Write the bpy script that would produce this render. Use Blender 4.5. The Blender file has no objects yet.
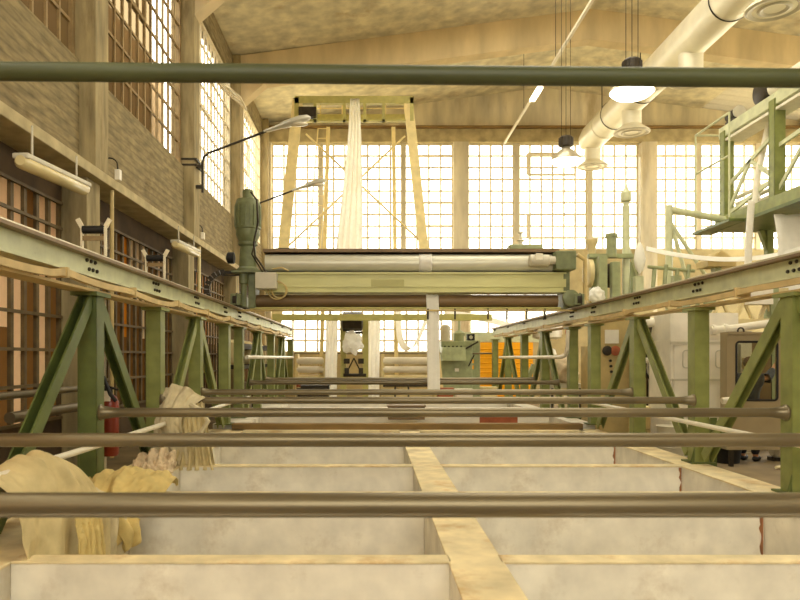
import bpy, bmesh, math, random
from mathutils import Vector, Matrix, noise
random.seed(7)
SC = bpy.context.scene
COL = SC.collection
PI = math.pi
H = 1.75                       # eye height above the hall floor; all z below are measured from the eye, raised by H at the end
FL = -H                        # hall floor
V = Vector

# ------------------------------------------------------------------ materials
def lin(c):
    return tuple(((v/255)/12.92 if v/255 <= .04045 else ((v/255+.055)/1.055)**2.4) for v in c) + (1,)
MATS = {}
def mat(name, rgb, rough=.6, metal=0., var=.12, scale=3., bump=.0, stain=None, stain_at=.62, stretch=(1,1,1), lines=None, spec=.4):
    """plain procedural surface: noise-varied colour, optional stains, optional board lines, optional bump"""
    if name in MATS: return MATS[name]
    m = bpy.data.materials.new(name); m.use_nodes = True
    nt = m.node_tree; N = nt.nodes; L = nt.links
    b = N['Principled BSDF']
    b.inputs['Roughness'].default_value = rough; b.inputs['Metallic'].default_value = metal
    b.inputs['Specular IOR Level'].default_value = spec
    tc = N.new('ShaderNodeTexCoord'); mp = N.new('ShaderNodeMapping'); mp.inputs['Scale'].default_value = stretch
    L.new(tc.outputs['Object'], mp.inputs['Vector'])
    n1 = N.new('ShaderNodeTexNoise'); n1.inputs['Scale'].default_value = scale; n1.inputs['Detail'].default_value = 6
    L.new(mp.outputs[0], n1.inputs['Vector'])
    r = N.new('ShaderNodeValToRGB'); c = lin(rgb)
    r.color_ramp.elements[0].position = .3; r.color_ramp.elements[1].position = .72
    r.color_ramp.elements[0].color = tuple(max(0, v*(1-var*2)) for v in c[:3])+(1,)
    r.color_ramp.elements[1].color = tuple(min(1, v*(1+var)) for v in c[:3])+(1,)
    L.new(n1.outputs['Fac'], r.inputs['Fac'])
    out = r.outputs['Color']
    if stain:
        n2 = N.new('ShaderNodeTexNoise'); n2.inputs['Scale'].default_value = scale*.45; n2.inputs['Detail'].default_value = 8; n2.inputs['Roughness'].default_value = .7
        L.new(mp.outputs[0], n2.inputs['Vector'])
        r2 = N.new('ShaderNodeValToRGB'); r2.color_ramp.elements[0].position = stain_at-.07; r2.color_ramp.elements[1].position = stain_at+.12
        r2.color_ramp.elements[0].color = (0,0,0,1); r2.color_ramp.elements[1].color = (.85,.85,.85,1)
        L.new(n2.outputs['Fac'], r2.inputs['Fac'])
        mx = N.new('ShaderNodeMixRGB'); mx.inputs['Color2'].default_value = lin(stain)
        L.new(r2.outputs['Color'], mx.inputs['Fac']); L.new(out, mx.inputs['Color1']); out = mx.outputs['Color']
    hgt = n1.outputs['Fac']
    if lines:
        axis, freq, dark = lines
        w = N.new('ShaderNodeTexWave'); w.wave_type = 'BANDS'; w.bands_direction = axis
        w.inputs['Scale'].default_value = freq; w.inputs['Distortion'].default_value = .6; w.inputs['Detail'].default_value = 2
        L.new(tc.outputs['Object'], w.inputs['Vector'])
        r3 = N.new('ShaderNodeValToRGB'); r3.color_ramp.elements[0].position = .0; r3.color_ramp.elements[1].position = .22
        r3.color_ramp.elements[0].color = (1-dark,)*3+(1,); r3.color_ramp.elements[1].color = (1,1,1,1)
        L.new(w.outputs['Fac'], r3.inputs['Fac'])
        mm = N.new('ShaderNodeMixRGB'); mm.blend_type = 'MULTIPLY'; mm.inputs['Fac'].default_value = 1
        L.new(out, mm.inputs['Color1']); L.new(r3.outputs['Color'], mm.inputs['Color2']); out = mm.outputs['Color']
    L.new(out, b.inputs['Base Color'])
    if bump:
        bp = N.new('ShaderNodeBump'); bp.inputs['Strength'].default_value = bump; bp.inputs['Distance'].default_value = .05
        L.new(hgt, bp.inputs['Height']); L.new(bp.outputs[0], b.inputs['Normal'])
    MATS[name] = m; return m

def glass(name, tint=(1,1,1), refl=.06, veil=0., veil_col=(.8,.7,.5)):
    m = bpy.data.materials.new(name); m.use_nodes = True; nt = m.node_tree; N = nt.nodes; L = nt.links
    for n in list(N): N.remove(n)
    o = N.new('ShaderNodeOutputMaterial'); t = N.new('ShaderNodeBsdfTransparent'); g = N.new('ShaderNodeBsdfGlossy')
    t.inputs['Color'].default_value = tint+(1,); g.inputs['Roughness'].default_value = .05
    a = N.new('ShaderNodeMixShader'); a.inputs[0].default_value = refl
    L.new(t.outputs[0], a.inputs[1]); L.new(g.outputs[0], a.inputs[2]); last = a
    if veil:
        tr = N.new('ShaderNodeBsdfTranslucent'); tr.inputs['Color'].default_value = veil_col+(1,)
        c = N.new('ShaderNodeMixShader'); c.inputs[0].default_value = veil
        L.new(a.outputs[0], c.inputs[1]); L.new(tr.outputs[0], c.inputs[2]); last = c
    L.new(last.outputs[0], o.inputs['Surface']); MATS[name] = m; return m

def sheet(name, rgb, trans=.5):
    """thin woven cloth or sheet that lets light through"""
    m = bpy.data.materials.new(name); m.use_nodes = True; nt = m.node_tree; N = nt.nodes; L = nt.links
    for n in list(N): N.remove(n)
    o = N.new('ShaderNodeOutputMaterial'); d = N.new('ShaderNodeBsdfDiffuse'); t = N.new('ShaderNodeBsdfTranslucent')
    tc = N.new('ShaderNodeTexCoord'); n1 = N.new('ShaderNodeTexNoise'); n1.inputs['Scale'].default_value = 9; n1.inputs['Detail'].default_value = 5
    L.new(tc.outputs['Object'], n1.inputs['Vector'])
    r = N.new('ShaderNodeValToRGB'); c = lin(rgb); r.color_ramp.elements[0].position = .3; r.color_ramp.elements[1].position = .7
    r.color_ramp.elements[0].color = tuple(v*.93 for v in c[:3])+(1,); r.color_ramp.elements[1].color = c
    L.new(n1.outputs['Fac'], r.inputs['Fac'])
    L.new(r.outputs[0], d.inputs['Color']); L.new(r.outputs[0], t.inputs['Color'])
    a = N.new('ShaderNodeMixShader'); a.inputs[0].default_value = trans
    L.new(d.outputs[0], a.inputs[1]); L.new(t.outputs[0], a.inputs[2]); L.new(a.outputs[0], o.inputs['Surface'])
    MATS[name] = m; return m

def glow(name, rgb, s):
    m = bpy.data.materials.new(name); m.use_nodes = True; N = m.node_tree.nodes
    b = N['Principled BSDF']; b.inputs['Base Color'].default_value = lin(rgb); b.inputs['Emission Color'].default_value = lin(rgb); b.inputs['Emission Strength'].default_value = s
    return m

M_conc  = mat('concrete_spandrel', (146,130,92), .9, var=.2, scale=5.5, bump=.45, stain=(104,86,52), stain_at=.6, stretch=(1,.45,1.6), lines=('Z',2.3,.22))
M_col   = mat('concrete_column', (164,148,108), .9, var=.22, scale=3.5, bump=.4, stain=(112,92,56), stain_at=.6, stretch=(1.6,1.6,.3))
M_slab  = mat('concrete_slab', (186,170,128), .9, var=.15, scale=3, bump=.3)
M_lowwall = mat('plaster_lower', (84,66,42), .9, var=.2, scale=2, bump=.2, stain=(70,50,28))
M_gable = mat('gable_plaster', (220,208,176), .9, var=.16, scale=1.1, stain=(176,156,118), stain_at=.6, stretch=(1.6,1,.35))
M_ceil  = mat('ceiling_plaster', (222,212,180), .9, var=.16, scale=2.2, stain=(178,154,112), stain_at=.62)
M_beamc = mat('roof_beam_plaster', (216,196,154), .9, var=.1, scale=1.2, stretch=(1.5,1,.4))
M_corr  = sheet('corrugated_sheet', (200,190,162), .05)
M_floor = mat('floor_concrete', (136,116,80), .7, var=.2, scale=1.2, stain=(84,68,42), bump=.1)
M_tank  = mat('tank_plaster', (232,225,207), .8, var=.1, scale=3, stain=(190,174,146), stain_at=.6, bump=.15)
M_rim   = mat('tank_rim_wood', (232,214,168), .75, var=.14, scale=3.2, stain=(186,140,76), stain_at=.6, bump=.25)
M_rust  = mat('rust_streak', (158,108,70), .9, var=.3, scale=9, stretch=(3,1,.4))
M_brown = mat('brown_timber', (140,112,66), .8, var=.2, scale=3, stretch=(.3,1,1))
M_wframe= mat('window_steel', (150,126,84), .6, var=.15, scale=6)
M_wframe2= mat('window_steel_pale', (232,220,188), .6, var=.1, scale=6)  # pale colour carries the bloom on the bright window bars
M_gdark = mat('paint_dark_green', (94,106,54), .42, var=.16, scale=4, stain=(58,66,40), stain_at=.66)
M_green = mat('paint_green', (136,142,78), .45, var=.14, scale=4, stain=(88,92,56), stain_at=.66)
M_gpale = mat('paint_pale_green', (206,208,168), .45, var=.1, scale=4, stain=(130,122,80), stain_at=.68)
M_gmach = mat('paint_machine_green', (158,164,120), .45, var=.12, scale=5)
M_olive = mat('paint_olive', (188,180,104), .5, var=.1, scale=5)
M_yellow= mat('paint_tower_yellow', (240,220,156), .5, var=.08, scale=4)
M_orange= mat('paint_orange_yellow', (255,176,10), .5, var=.05, scale=4)
M_bar   = mat('worn_steel_tube', (122,110,84), .36, .6, var=.14, scale=3, stretch=(.3,1,1))
M_gbar  = mat('painted_green_tube', (72,76,44), .5, .0, var=.14, scale=4, stretch=(.3,1,1))
M_steel = mat('brushed_steel', (196,186,160), .36, .8, var=.08, scale=4, stretch=(.2,1,1))
M_roll  = mat('roller_steel', (206,202,180), .35, .2, var=.06, scale=3, stretch=(.15,1,1))
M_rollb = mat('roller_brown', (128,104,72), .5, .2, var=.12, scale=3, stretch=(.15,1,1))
M_dark  = mat('dark_iron', (58,50,36), .5, .3, var=.2, scale=6)
M_black = mat('black_rubber', (26,24,20), .6, var=.2, scale=6)
M_wpipe = mat('white_painted_pipe', (232,224,202), .35, .0, var=.06, scale=5)
M_duct  = mat('duct_white', (238,232,208), .38, .15, var=.05, scale=2)
M_white = mat('white_enamel', (238,230,210), .45, var=.05, scale=4)
M_cream = mat('cream_paint', (224,206,150), .5, var=.08, scale=4)
M_tan   = mat('tan_paint', (196,172,112), .5, var=.1, scale=4)
M_grey  = mat('grey_enamel', (204,196,172), .45, var=.06, scale=4)
M_cabin = mat('cabin_steel', (164,148,114), .45, .2, var=.06, scale=3)
M_condt = mat('beige_conduit', (206,180,124), .6, var=.1, scale=5)
M_red   = mat('extinguisher_red', (126,46,24), .35, var=.08, scale=4)
M_brick = mat('rust_red', (172,96,60), .8, var=.15, scale=5)
M_cloth = mat('cloth_cream', (212,194,144), .95, var=.1, scale=6, bump=.15, stretch=(1,1,1))
M_cloth2= mat('cloth_straw', (218,194,126), .95, var=.1, scale=6, bump=.15)
M_cloth3= mat('cloth_pale', (214,200,162), .95, var=.1, scale=6, bump=.1)
M_pink  = mat('cloth_pinkish', (222,200,164), .95, var=.12, scale=8, bump=.15)
S_cloth = sheet('white_fabric', (255,252,242), .35)
S_back = sheet('white_fabric_thin', (255,253,246), .7)
S_pane  = [sheet('pane_peach', (240,204,160), .85), sheet('pane_orange', (222,140,40), .85), sheet('pane_brown', (128,92,50), .85), sheet('pane_beige', (236,216,176), .85)]
G_clear = glass('window_glass', (.93,.92,.88))
G_far = glass('far_window_glass', (.88,.87,.83))
G_dirty = glass('dirty_glass', (.3,.23,.13), .05, .55, (.2,.14,.07))
G_cab   = glass('cabin_glass', (.9,.92,.86), .035)
M_skin  = mat('skin', (206,150,110), .6, var=.05, scale=10)
M_jacket= mat('navy_jacket', (62,62,66), .85, var=.1, scale=8)
M_trous = mat('dark_trousers', (44,44,52), .85, var=.1, scale=8)
M_hair  = mat('brown_hair', (96,68,40), .8, var=.2, scale=20)
M_lamp  = glow('lamp_glow', (255,246,220), 6)
M_cap   = mat('lamp_ballast', (70,62,50), .5, .2)

# ------------------------------------------------------------------ mesh builder
class MB:
    def __init__(s): s.bm = bmesh.new()
    def box(s, x0,x1,y0,y1,z0,z1):
        vs = [s.bm.verts.new(p) for p in ((x0,y0,z0),(x1,y0,z0),(x1,y1,z0),(x0,y1,z0),(x0,y0,z1),(x1,y0,z1),(x1,y1,z1),(x0,y1,z1))]
        for f in ((0,3,2,1),(4,5,6,7),(0,1,5,4),(1,2,6,5),(2,3,7,6),(3,0,4,7)): s.bm.faces.new([vs[i] for i in f])
        return s
    def prism(s, prof, p, q, up=(0,0,1)):
        """extrude 2-D profile (side, up) from p to q"""
        p = V(p); q = V(q); d = (q-p).normalized(); u = V(up); sd = d.cross(u)
        if sd.length < 1e-4: sd = d.cross(V((0,1,0)))
        sd.normalize(); u = sd.cross(d).normalized()
        a = [s.bm.verts.new(p+sd*x+u*y) for x,y in prof]; b = [s.bm.verts.new(q+sd*x+u*y) for x,y in prof]
        n = len(prof)
        for i in range(n): s.bm.faces.new((a[i],a[(i+1)%n],b[(i+1)%n],b[i]))
        s.bm.faces.new(a[::-1]); s.bm.faces.new(b); return s
    def bar(s, p, q, w, h, up=(0,0,1)):
        return s.prism([(-w/2,-h/2),(w/2,-h/2),(w/2,h/2),(-w/2,h/2)], p, q, up)
    def channel(s, p, q, w, h, t=.015, up=(0,0,1)):
        """U-channel: web on the -side, flanges top and bottom"""
        return s.prism([(-w/2,-h/2),(w/2,-h/2),(w/2,-h/2+t),(-w/2+t,-h/2+t),(-w/2+t,h/2-t),(w/2,h/2-t),(w/2,h/2),(-w/2,h/2)], p, q, up)
    def ibeam(s, p, q, w, h, t=.02, up=(0,0,1)):
        return s.prism([(-w/2,-h/2),(w/2,-h/2),(w/2,-h/2+t),(t/2,-h/2+t),(t/2,h/2-t),(w/2,h/2-t),(w/2,h/2),(-w/2,h/2),(-w/2,h/2-t),(-t/2,h/2-t),(-t/2,-h/2+t),(-w/2,-h/2+t)], p, q, up)
    def tube(s, pts, r, seg=10, cap=True):
        pts = [V(p) for p in pts]; rs = r if isinstance(r,(list,tuple)) else [r]*len(pts)
        rings = []; prev = None
        for i,p in enumerate(pts):
            d = ((pts[min(i+1,len(pts)-1)]-p).normalized() if i < len(pts)-1 else V((0,0,0))) + ((p-pts[i-1]).normalized() if i else V((0,0,0)))
            d = d.normalized() if d.length > 1e-6 else V((0,0,1))
            if prev is None:
                u = d.cross(V((0,0,1)));  u = d.cross(V((0,1,0))) if u.length < 1e-3 else u
            else:
                u = prev-d*prev.dot(d)
            u.normalize(); w = d.cross(u); prev = u
            rings.append([s.bm.verts.new(p+(u*math.cos(2*PI*k/seg)+w*math.sin(2*PI*k/seg))*rs[i]) for k in range(seg)])
        for a,b in zip(rings, rings[1:]):
            for k in range(seg): s.bm.faces.new((a[k],a[(k+1)%seg],b[(k+1)%seg],b[k]))
        if cap: s.bm.faces.new(rings[0][::-1]); s.bm.faces.new(rings[-1])
        return s
    def lathe(s, prof, c, axis=(0,0,1), seg=24, capped=True):
        c = V(c); a = V(axis).normalized(); u = a.cross(V((1,0,0)))
        if u.length < 1e-3: u = a.cross(V((0,1,0)))
        u.normalize(); w = a.cross(u)
        rings = [[s.bm.verts.new(c+a*z+(u*math.cos(2*PI*k/seg)+w*math.sin(2*PI*k/seg))*max(r,1e-4)) for k in range(seg)] for r,z in prof]
        for A,B in zip(rings, rings[1:]):
            for k in range(seg): s.bm.faces.new((A[k],A[(k+1)%seg],B[(k+1)%seg],B[k]))
        if capped: s.bm.faces.new(rings[0][::-1]); s.bm.faces.new(rings[-1])
        return s
    def poly(s, pts):
        s.bm.faces.new([s.bm.verts.new(p) for p in pts]); return s
    def grid(s, fn, nu, nv):
        g = [[s.bm.verts.new(fn(i/nu, j/nv)) for j in range(nv+1)] for i in range(nu+1)]
        for i in range(nu):
            for j in range(nv): s.bm.faces.new((g[i][j],g[i+1][j],g[i+1][j+1],g[i][j+1]))
        return s
    def ball(s, c, rx, ry, rz, u=14, v=9):
        m = Matrix.Translation(c) @ Matrix.Diagonal((rx,ry,rz,1))
        bmesh.ops.create_uvsphere(s.bm, u_segments=u, v_segments=v, radius=1, matrix=m); return s

def wloc(o):
    return V(o.location) + (wloc(o.parent) if o.parent else V((0,0,0)))
def obj(name, mb, m, parent=None, smooth=True, bevel=0., solid=0., origin=None):
    bm = mb.bm
    bmesh.ops.recalc_face_normals(bm, faces=bm.faces)
    xs = [v.co for v in bm.verts]
    if origin is None:
        lo = [min(c[i] for c in xs) for i in range(3)]; hi = [max(c[i] for c in xs) for i in range(3)]
        origin = V(((lo[0]+hi[0])/2,(lo[1]+hi[1])/2,lo[2]))
    bmesh.ops.translate(bm, vec=-V(origin), verts=bm.verts)
    me = bpy.data.meshes.new(name); bm.to_mesh(me); bm.free()
    if smooth:
        me.set_sharp_from_angle(angle=math.radians(38)) if hasattr(me,'set_sharp_from_angle') else None
        for p in me.polygons: p.use_smooth = True
    me.materials.append(m)
    o = bpy.data.objects.new(name, me); COL.objects.link(o)
    if parent: o.parent = parent; o.location = V(origin)-wloc(parent)
    else: o.location = origin
    if bevel:
        b = o.modifiers.new('bevel','BEVEL'); b.width = bevel; b.segments = 2; b.limit_method = 'ANGLE'
    if solid:
        b = o.modifiers.new('thickness','SOLIDIFY'); b.thickness = solid; b.offset = 0
    return o
def tag(o, label, cat, group=None, kind=None):
    o['label'] = label; o['category'] = cat
    if group: o['group'] = group
    if kind: o['kind'] = kind
    return o
def thing(name, label, cat, loc, group=None):
    o = bpy.data.objects.new(name, None); COL.objects.link(o); o.location = loc; o.empty_display_size = .2
    return tag(o, label, cat, group)
def struct(name, mb, m, label, cat, parent=None, **k):
    o = obj(name, mb, m, parent, **k); o['kind'] = 'structure'
    if not parent: o['label'] = label; o['category'] = cat
    return o
def copy_tree(o, loc, label, parent=None):
    c = o.copy(); COL.objects.link(c)
    if parent: c.parent = parent
    else: c.location = loc; c['label'] = label
    for ch in list(o.children): copy_tree(ch, None, None, c)
    return c
def B(*a): return MB().box(*a)
def P(px, py, Y):              # where a sight line through that spot of the photo meets the plane at distance Y
    return V(((px-372)*Y/700, Y, (358-py)*Y/700))
def arc(c, r, a0, a1, n, ax=(1,0,0), ay=(0,0,1)):
    c = V(c); ax = V(ax); ay = V(ay)
    return [c+ax*r*math.cos(a0+(a1-a0)*i/n)+ay*r*math.sin(a0+(a1-a0)*i/n) for i in range(n+1)]

# ------------------------------------------------------------------ hall shell
XL, XR, YF, YB = -4.75, 19.4, 30.0, -9.0
RX, RZ, EZ = 7.3, 11.6, 10.0
def roof(x): return EZ+(RZ-EZ)*(1-abs(x-RX)/(RX-XL)) if x <= RX else EZ+(RZ-EZ)*(1-(x-RX)/(XR-RX))
struct('floor', B(-5.1, -3.3, YB, YF+.3, FL-.3, FL).box(4.62,XR+.3,YB,YF+.3,FL-.3,FL).box(-3.3,4.62,YB,2.6,FL-.3,FL).box(-3.3,4.62,14.5,YF+.3,FL-.3,FL), M_floor, 'worn brown concrete floor of the factory hall', 'floor')
mb = MB()
def slab(xa, xb, y0, y1, mb):
    za, zb = roof(max(xa,XL)), roof(min(xb,XR))
    vs = [(xa,y0,za),(xb,y0,zb),(xb,y1,zb),(xa,y1,za)]
    lo = [mb.bm.verts.new(p) for p in vs]; hi = [mb.bm.verts.new((p[0],p[1],p[2]+.25)) for p in vs]
    mb.bm.faces.new(lo); mb.bm.faces.new(hi[::-1])
    for k in range(4): mb.bm.faces.new((lo[k],lo[(k+1)%4],hi[(k+1)%4],hi[k]))
SX0,SX1,SY0,SY1 = .6,6.6,7.0,20.6
slab(XL-.4,SX0,-9,30.3,mb); slab(SX0,SX1,-9,SY0,mb); slab(SX0,SX1,SY1,30.3,mb); slab(SX1,RX,-9,30.3,mb); slab(RX,14.1,-9,30.3,mb); slab(18.2,XR+.3,-9,30.3,mb)
struct('ceiling', mb, M_ceil, 'low pitched plaster ceiling rising to a ridge', 'ceiling', smooth=False)
mb = MB()
for k in range(13):
    y = SY0+(SY1-SY0)*k/12; mb.bar((SX0,y,roof(SX0)+.1),(SX1,y,roof(SX1)+.1),.07,.1)
for x in (SX0,2.6,4.6,SX1): mb.bar((x,SY0,roof(x)+.1),(x,SY1,roof(x)+.1),.07,.1)
sk = struct('window_30', mb, M_wframe2, 'unseen glazed roof light added in the left ceiling slope to light the crane', 'roof light', smooth=False)  # roof light added out of view to light crane and machines
struct('pane', MB().poly([(SX0,SY0,roof(SX0)+.16),(SX1,SY0,roof(SX1)+.16),(SX1,SY1,roof(SX1)+.16),(SX0,SY1,roof(SX0)+.16)]), G_clear, '', '', sk, smooth=False)
# corrugated light panel in the right roof slope
def corr(u, v):
    x = 14.1+4.1*u; y = YB+(YF+.3-YB)*v
    return V((x, y, roof(x)+.05+.03*math.sin(y*2*PI/.5)))
struct('window_9', MB().grid(corr, 6, 700), M_corr, 'pale corrugated roof light panel in the right ceiling slope', 'skylight')
# roof beams
for i,y in enumerate((-1,5.1,11.1,17.2,23.25)):
    mb = MB(); d = 1.0
    pts = [(XL,roof(XL)),(RX,RZ),(XR,roof(XR)),(XR,roof(XR)-d),(RX,RZ-d),(XL+1.2,roof(XL+1.2)-d),(XL,roof(XL)-d-.9)]
    a = [mb.bm.verts.new((p[0],y,p[1])) for p in pts]; b = [mb.bm.verts.new((p[0],y+.5,p[1])) for p in pts]
    n = len(pts)
    for k in range(n): mb.bm.faces.new((a[k],a[(k+1)%n],b[(k+1)%n],b[k]))
    mb.bm.faces.new(a); mb.bm.faces.new(b[::-1])
    struct('trim_%d'%(i+1), mb, M_beamc, 'tan plastered roof beam crossing the hall, %s in the row'%['first','second','third','fourth','last before the gable'][i], 'beam', smooth=False)

# left wall: recessed lower wall, slab ledge, board-marked spandrel
COLY = [5.0, 11.07, 17.2, 23.2, 29.4]
mb = MB()
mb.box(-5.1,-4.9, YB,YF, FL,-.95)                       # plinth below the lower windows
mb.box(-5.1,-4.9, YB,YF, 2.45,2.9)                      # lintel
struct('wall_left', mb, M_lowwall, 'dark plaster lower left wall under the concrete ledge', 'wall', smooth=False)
mb = MB()
mb.box(-4.95,-4.62, YB,YF, 3.02,4.7)
mb.box(-4.95,-4.62, YB,YF, 9.3,10.05)
struct('trim_6', mb, M_conc, 'board marked concrete spandrel band between the two rows of left windows', 'wall band', smooth=False)
struct('trim_7', B(-4.95,-4.35, YB,YF, 2.86,3.02), M_slab, 'thin concrete ledge projecting over the lower left windows', 'ledge', smooth=False, bevel=.01)
for i,y in enumerate(COLY):
    mb = B(-4.94,-4.36, y-.02,y+.52, 3.02,roof(-4.36)).box(-4.94,-4.5, y-.02,y+.52, FL,2.86)
    struct('trim_%d'%(i+8), mb, M_col, 'tan concrete wall column on the left side, %s along the wall'%['first','second','third','fourth','corner one'][i], 'column', smooth=False, bevel=.015)
# column ties, conduits
mb = MB()
for z in (4.72, 4.86): mb.box(-4.7,-4.33,17.17,17.22,z,z+.05).box(-4.34,-4.3,17.17,17.75,z,z+.05)
tag(obj('clamp_band', mb, M_dark), 'pair of dark steel clamp bands around the third left column', 'clamp')

WN = [0]
def window(o, u, w, h, us, vs, m, label, pane=None, t=.05, d=.06, vents=(), dv=None, split=None, heavy=()):
    """steel grid window: o corner, u horizontal unit vector; us/vs numbers of panes"""
    WN[0] += 1; n = WN[0] if WN[0] < 9 else WN[0]+1
    o = V(o); u = V(u); z = V((0,0,1)); nn = u.cross(z)
    def rod(a, b, tt, dd):
        p = o+u*a[0]+z*a[1]; q = o+u*b[0]+z*b[1]
        mb.prism([(-tt/2,-dd/2),(tt/2,-dd/2),(tt/2,dd/2),(-tt/2,dd/2)], p, q, nn)
    mb = MB()
    for a,b,dd in (((0,0),(w,0),.1),((0,h),(w,h),.1),((0,0),(0,h),.11),((w,0),(w,h),.11)): rod(a, b, .1, dd)
    for i in range(1,us): rod((w*i/us,0),(w*i/us,h), t if i not in heavy else .16, d)
    for j in range(1,vs): rod((0,h*j/vs),(w,h*j/vs), t*.97, d*.8)
    f = struct('window_%d'%n, mb, m, label, 'window', smooth=False)
    if vents:
        for (i0,i1,j0,j1) in vents:
            mb = MB()
            for a,b,dd in (((i0,j0),(i1,j0),.08),((i0,j1),(i1,j1),.08),((i0,j0),(i0,j1),.07),((i1,j0),(i1,j1),.07)):
                rod((w*a[0]/us,h*a[1]/vs),(w*b[0]/us,h*b[1]/vs), .09, dd)
            struct('vent_frame', mb, m, '', '', f, smooth=False)
    if pane is not None:
        for part in (pane if isinstance(pane,list) else [(0,us,pane)]):
            a0,a1,pm = part
            mb = MB(); pts = [o+u*(w*a0/us)-nn*.01, o+u*(w*a1/us)-nn*.01]
            mb.poly([pts[0],pts[1],pts[1]+z*h,pts[0]+z*h])
            struct('pane', mb, pm, '', '', f, smooth=False)
    return f
# upper left windows, one per bay
bays = [(-8.9,4.9,'first'),(5.5,11.0,'second'),(11.57,17.12,'third'),(17.7,23.1,'fourth'),(23.7,29.3,'last')]
for i,(a,b,nm) in enumerate(bays):
    n = round((b-a)/.42)
    pane = G_clear if i == 0 else G_dirty if i == 1 else ([(0,int(n*.62),G_dirty),(int(n*.62),n,G_clear)] if i == 2 else G_clear)
    window((-4.74,a,4.72), (0,1,0), b-a, 4.55, n, 8, M_wframe if i < 3 else M_wframe2, 'tall steel framed window high in the left wall, %s bay from the camera'%nm, pane, t=.055, d=.05, vents=((2,7,4,6),))  # farther bays use the frame colour lightened for bloom
# lower left windows with coloured panes behind bars
for i,(a,b,nm) in enumerate(bays):
    mb = MB(); n = round((b-a)/.36); w = (b-a)/n
    WN[0] += 1; k = WN[0] if WN[0] < 9 else WN[0]+1
    for j in range(n+1): mb.box(-4.98,-4.9, a+j*w-.04,a+j*w+.04, -.95,2.45)
    for z in (-.95,-.42,.1,.62,1.14,1.66,2.0,2.4): mb.box(-4.9,-4.86, a,b, z,z+.045)
    f = struct('window_%d'%k, mb, mat('window_bar_dark',(104,86,52),.6,var=.15,scale=6), 'barred lower left window with peach and orange panes, %s bay from the camera'%nm, 'window', smooth=False)
    rnd = random.Random(i+3)
    for q in range(4):
        mb = MB(); cnt = 0
        for j in range(n):
            rr = random.Random(i*50+j).random(); kind = 3 if rr < .28 else 0 if rr < .56 else 1 if rr < .8 else 2
            for (z0,z1,sh) in ((1.14,2.42,0),(.42,1.14,1),(-.93,.42,2)):
                kk = kind if not (sh and random.Random(i*70+j*3+sh).random() < (.2 if sh == 1 else .75)) else 2
                if kk == q: mb.poly([(-4.95,a+j*w+.04,z0),(-4.95,a+(j+1)*w-.04,z0),(-4.95,a+(j+1)*w-.04,z1),(-4.95,a+j*w+.04,z1)]); cnt += 1
        if cnt: struct('pane', mb, S_pane[q], '', '', f, smooth=False)
        else: mb.bm.free()
# swung-open vent sash in the fourth bay
t = V((-4.55, 20.7, 8.15)); mb = MB()
for k in range(4): mb.bar(t+V((.0,-.5+k*.33,0)), t+V((.75,-.5+k*.33,-.62)), .05,.05)
for k in range(3): mb.bar(t+V((.37*k,-.5,-.31*k)), t+V((.37*k,.5,-.31*k)), .05,.05)
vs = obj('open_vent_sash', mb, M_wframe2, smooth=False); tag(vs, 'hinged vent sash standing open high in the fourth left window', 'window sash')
obj('pane', MB().poly([t+V((0,-.5,0)),t+V((0,.5,0)),t+V((.75,.5,-.62)),t+V((.75,-.5,-.62))]), S_cloth, vs, smooth=False)

# far gable wall with its openings
mb = MB()
cols = [(-4.95,-4.3),(3.47,4.11),(11.49,12.13),(19.0,19.7)]
for a,b in cols: mb.box(a,b, YF-.25,YF+.3, FL,9.2)
wf = struct('wall_far', mb, M_gable, 'pale concrete gable end wall pierced by tall windows', 'wall', smooth=False)
mb = MB(); pts = [(-4.95,9.2),(19.7,9.2),(19.7,roof(XR)),(RX,RZ),(-4.95,roof(XL))]
a = [mb.bm.verts.new((x,YF,z)) for x,z in pts]; b = [mb.bm.verts.new((x,YF+.3,z)) for x,z in pts]
for k in range(5): mb.bm.faces.new((a[k],a[(k+1)%5],b[(k+1)%5],b[k]))
mb.bm.faces.new(a); mb.bm.faces.new(b[::-1])
struct('gable_panel', mb, M_gable, '', '', wf, smooth=False)
mb = MB().box(-4.95,19.7, YF,YF+.3, 3.2,4.65).box(4.11,19.7, YF,YF+.29, FL,1.0).box(-4.95,3.47, YF,YF+.29, FL,.25).box(8.2,19.7, YF,YF+.29, 1.0,3.2)
struct('lower_band', mb, mat('lower_wall_tan', (190,172,124), .9, var=.14, scale=1.5, stain=(150,128,84), stain_at=.6), '', '', wf, smooth=False)
struct('trim_13', B(-4.95,19.7, YF-.22,YF, 9.2,9.75), M_slab, 'concrete lintel beam along the top of the far windows', 'beam', smooth=False)
struct('trim_14', MB().box(-4.95,19.7, YF-.4,YF, 9.75,9.84), M_brown, 'thin brown ledge line above the far lintel', 'ledge', smooth=False)
def farwin(px0, px1, cols_, label, vents=()):
    x0 = (px0-372)*YF/700; x1 = (px1-372)*YF/700
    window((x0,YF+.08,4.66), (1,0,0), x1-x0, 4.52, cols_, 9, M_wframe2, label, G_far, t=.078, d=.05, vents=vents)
farwin(272,319,4,'far wall window leftmost beside the left corner column', ((1,3,3,5),))
farwin(322,402,7,'wide far wall window behind the yellow tower', ((1,4,1,3),(1,4,6,8)))
farwin(405,453,4,'far wall window between tower and first gable column', ((1,4,6,8),(1,4,2,4)))
farwin(468,514,4,'far wall window just right of the first gable column')
farwin(519,587,6,'far wall window with two vent frames under the round lamp', ((.8,5,1,3),(.8,5,6.4,8.2)))
farwin(592,638,4,'far wall window left of the second gable column, behind the duct outlet')
farwin(656,697,4,'far wall window right of the second gable column', ((0,4,1,8),))
farwin(701,756,5,'far wall window partly behind the green platform')
farwin(760,814,5,'rightmost far wall window beyond the platform')
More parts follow.
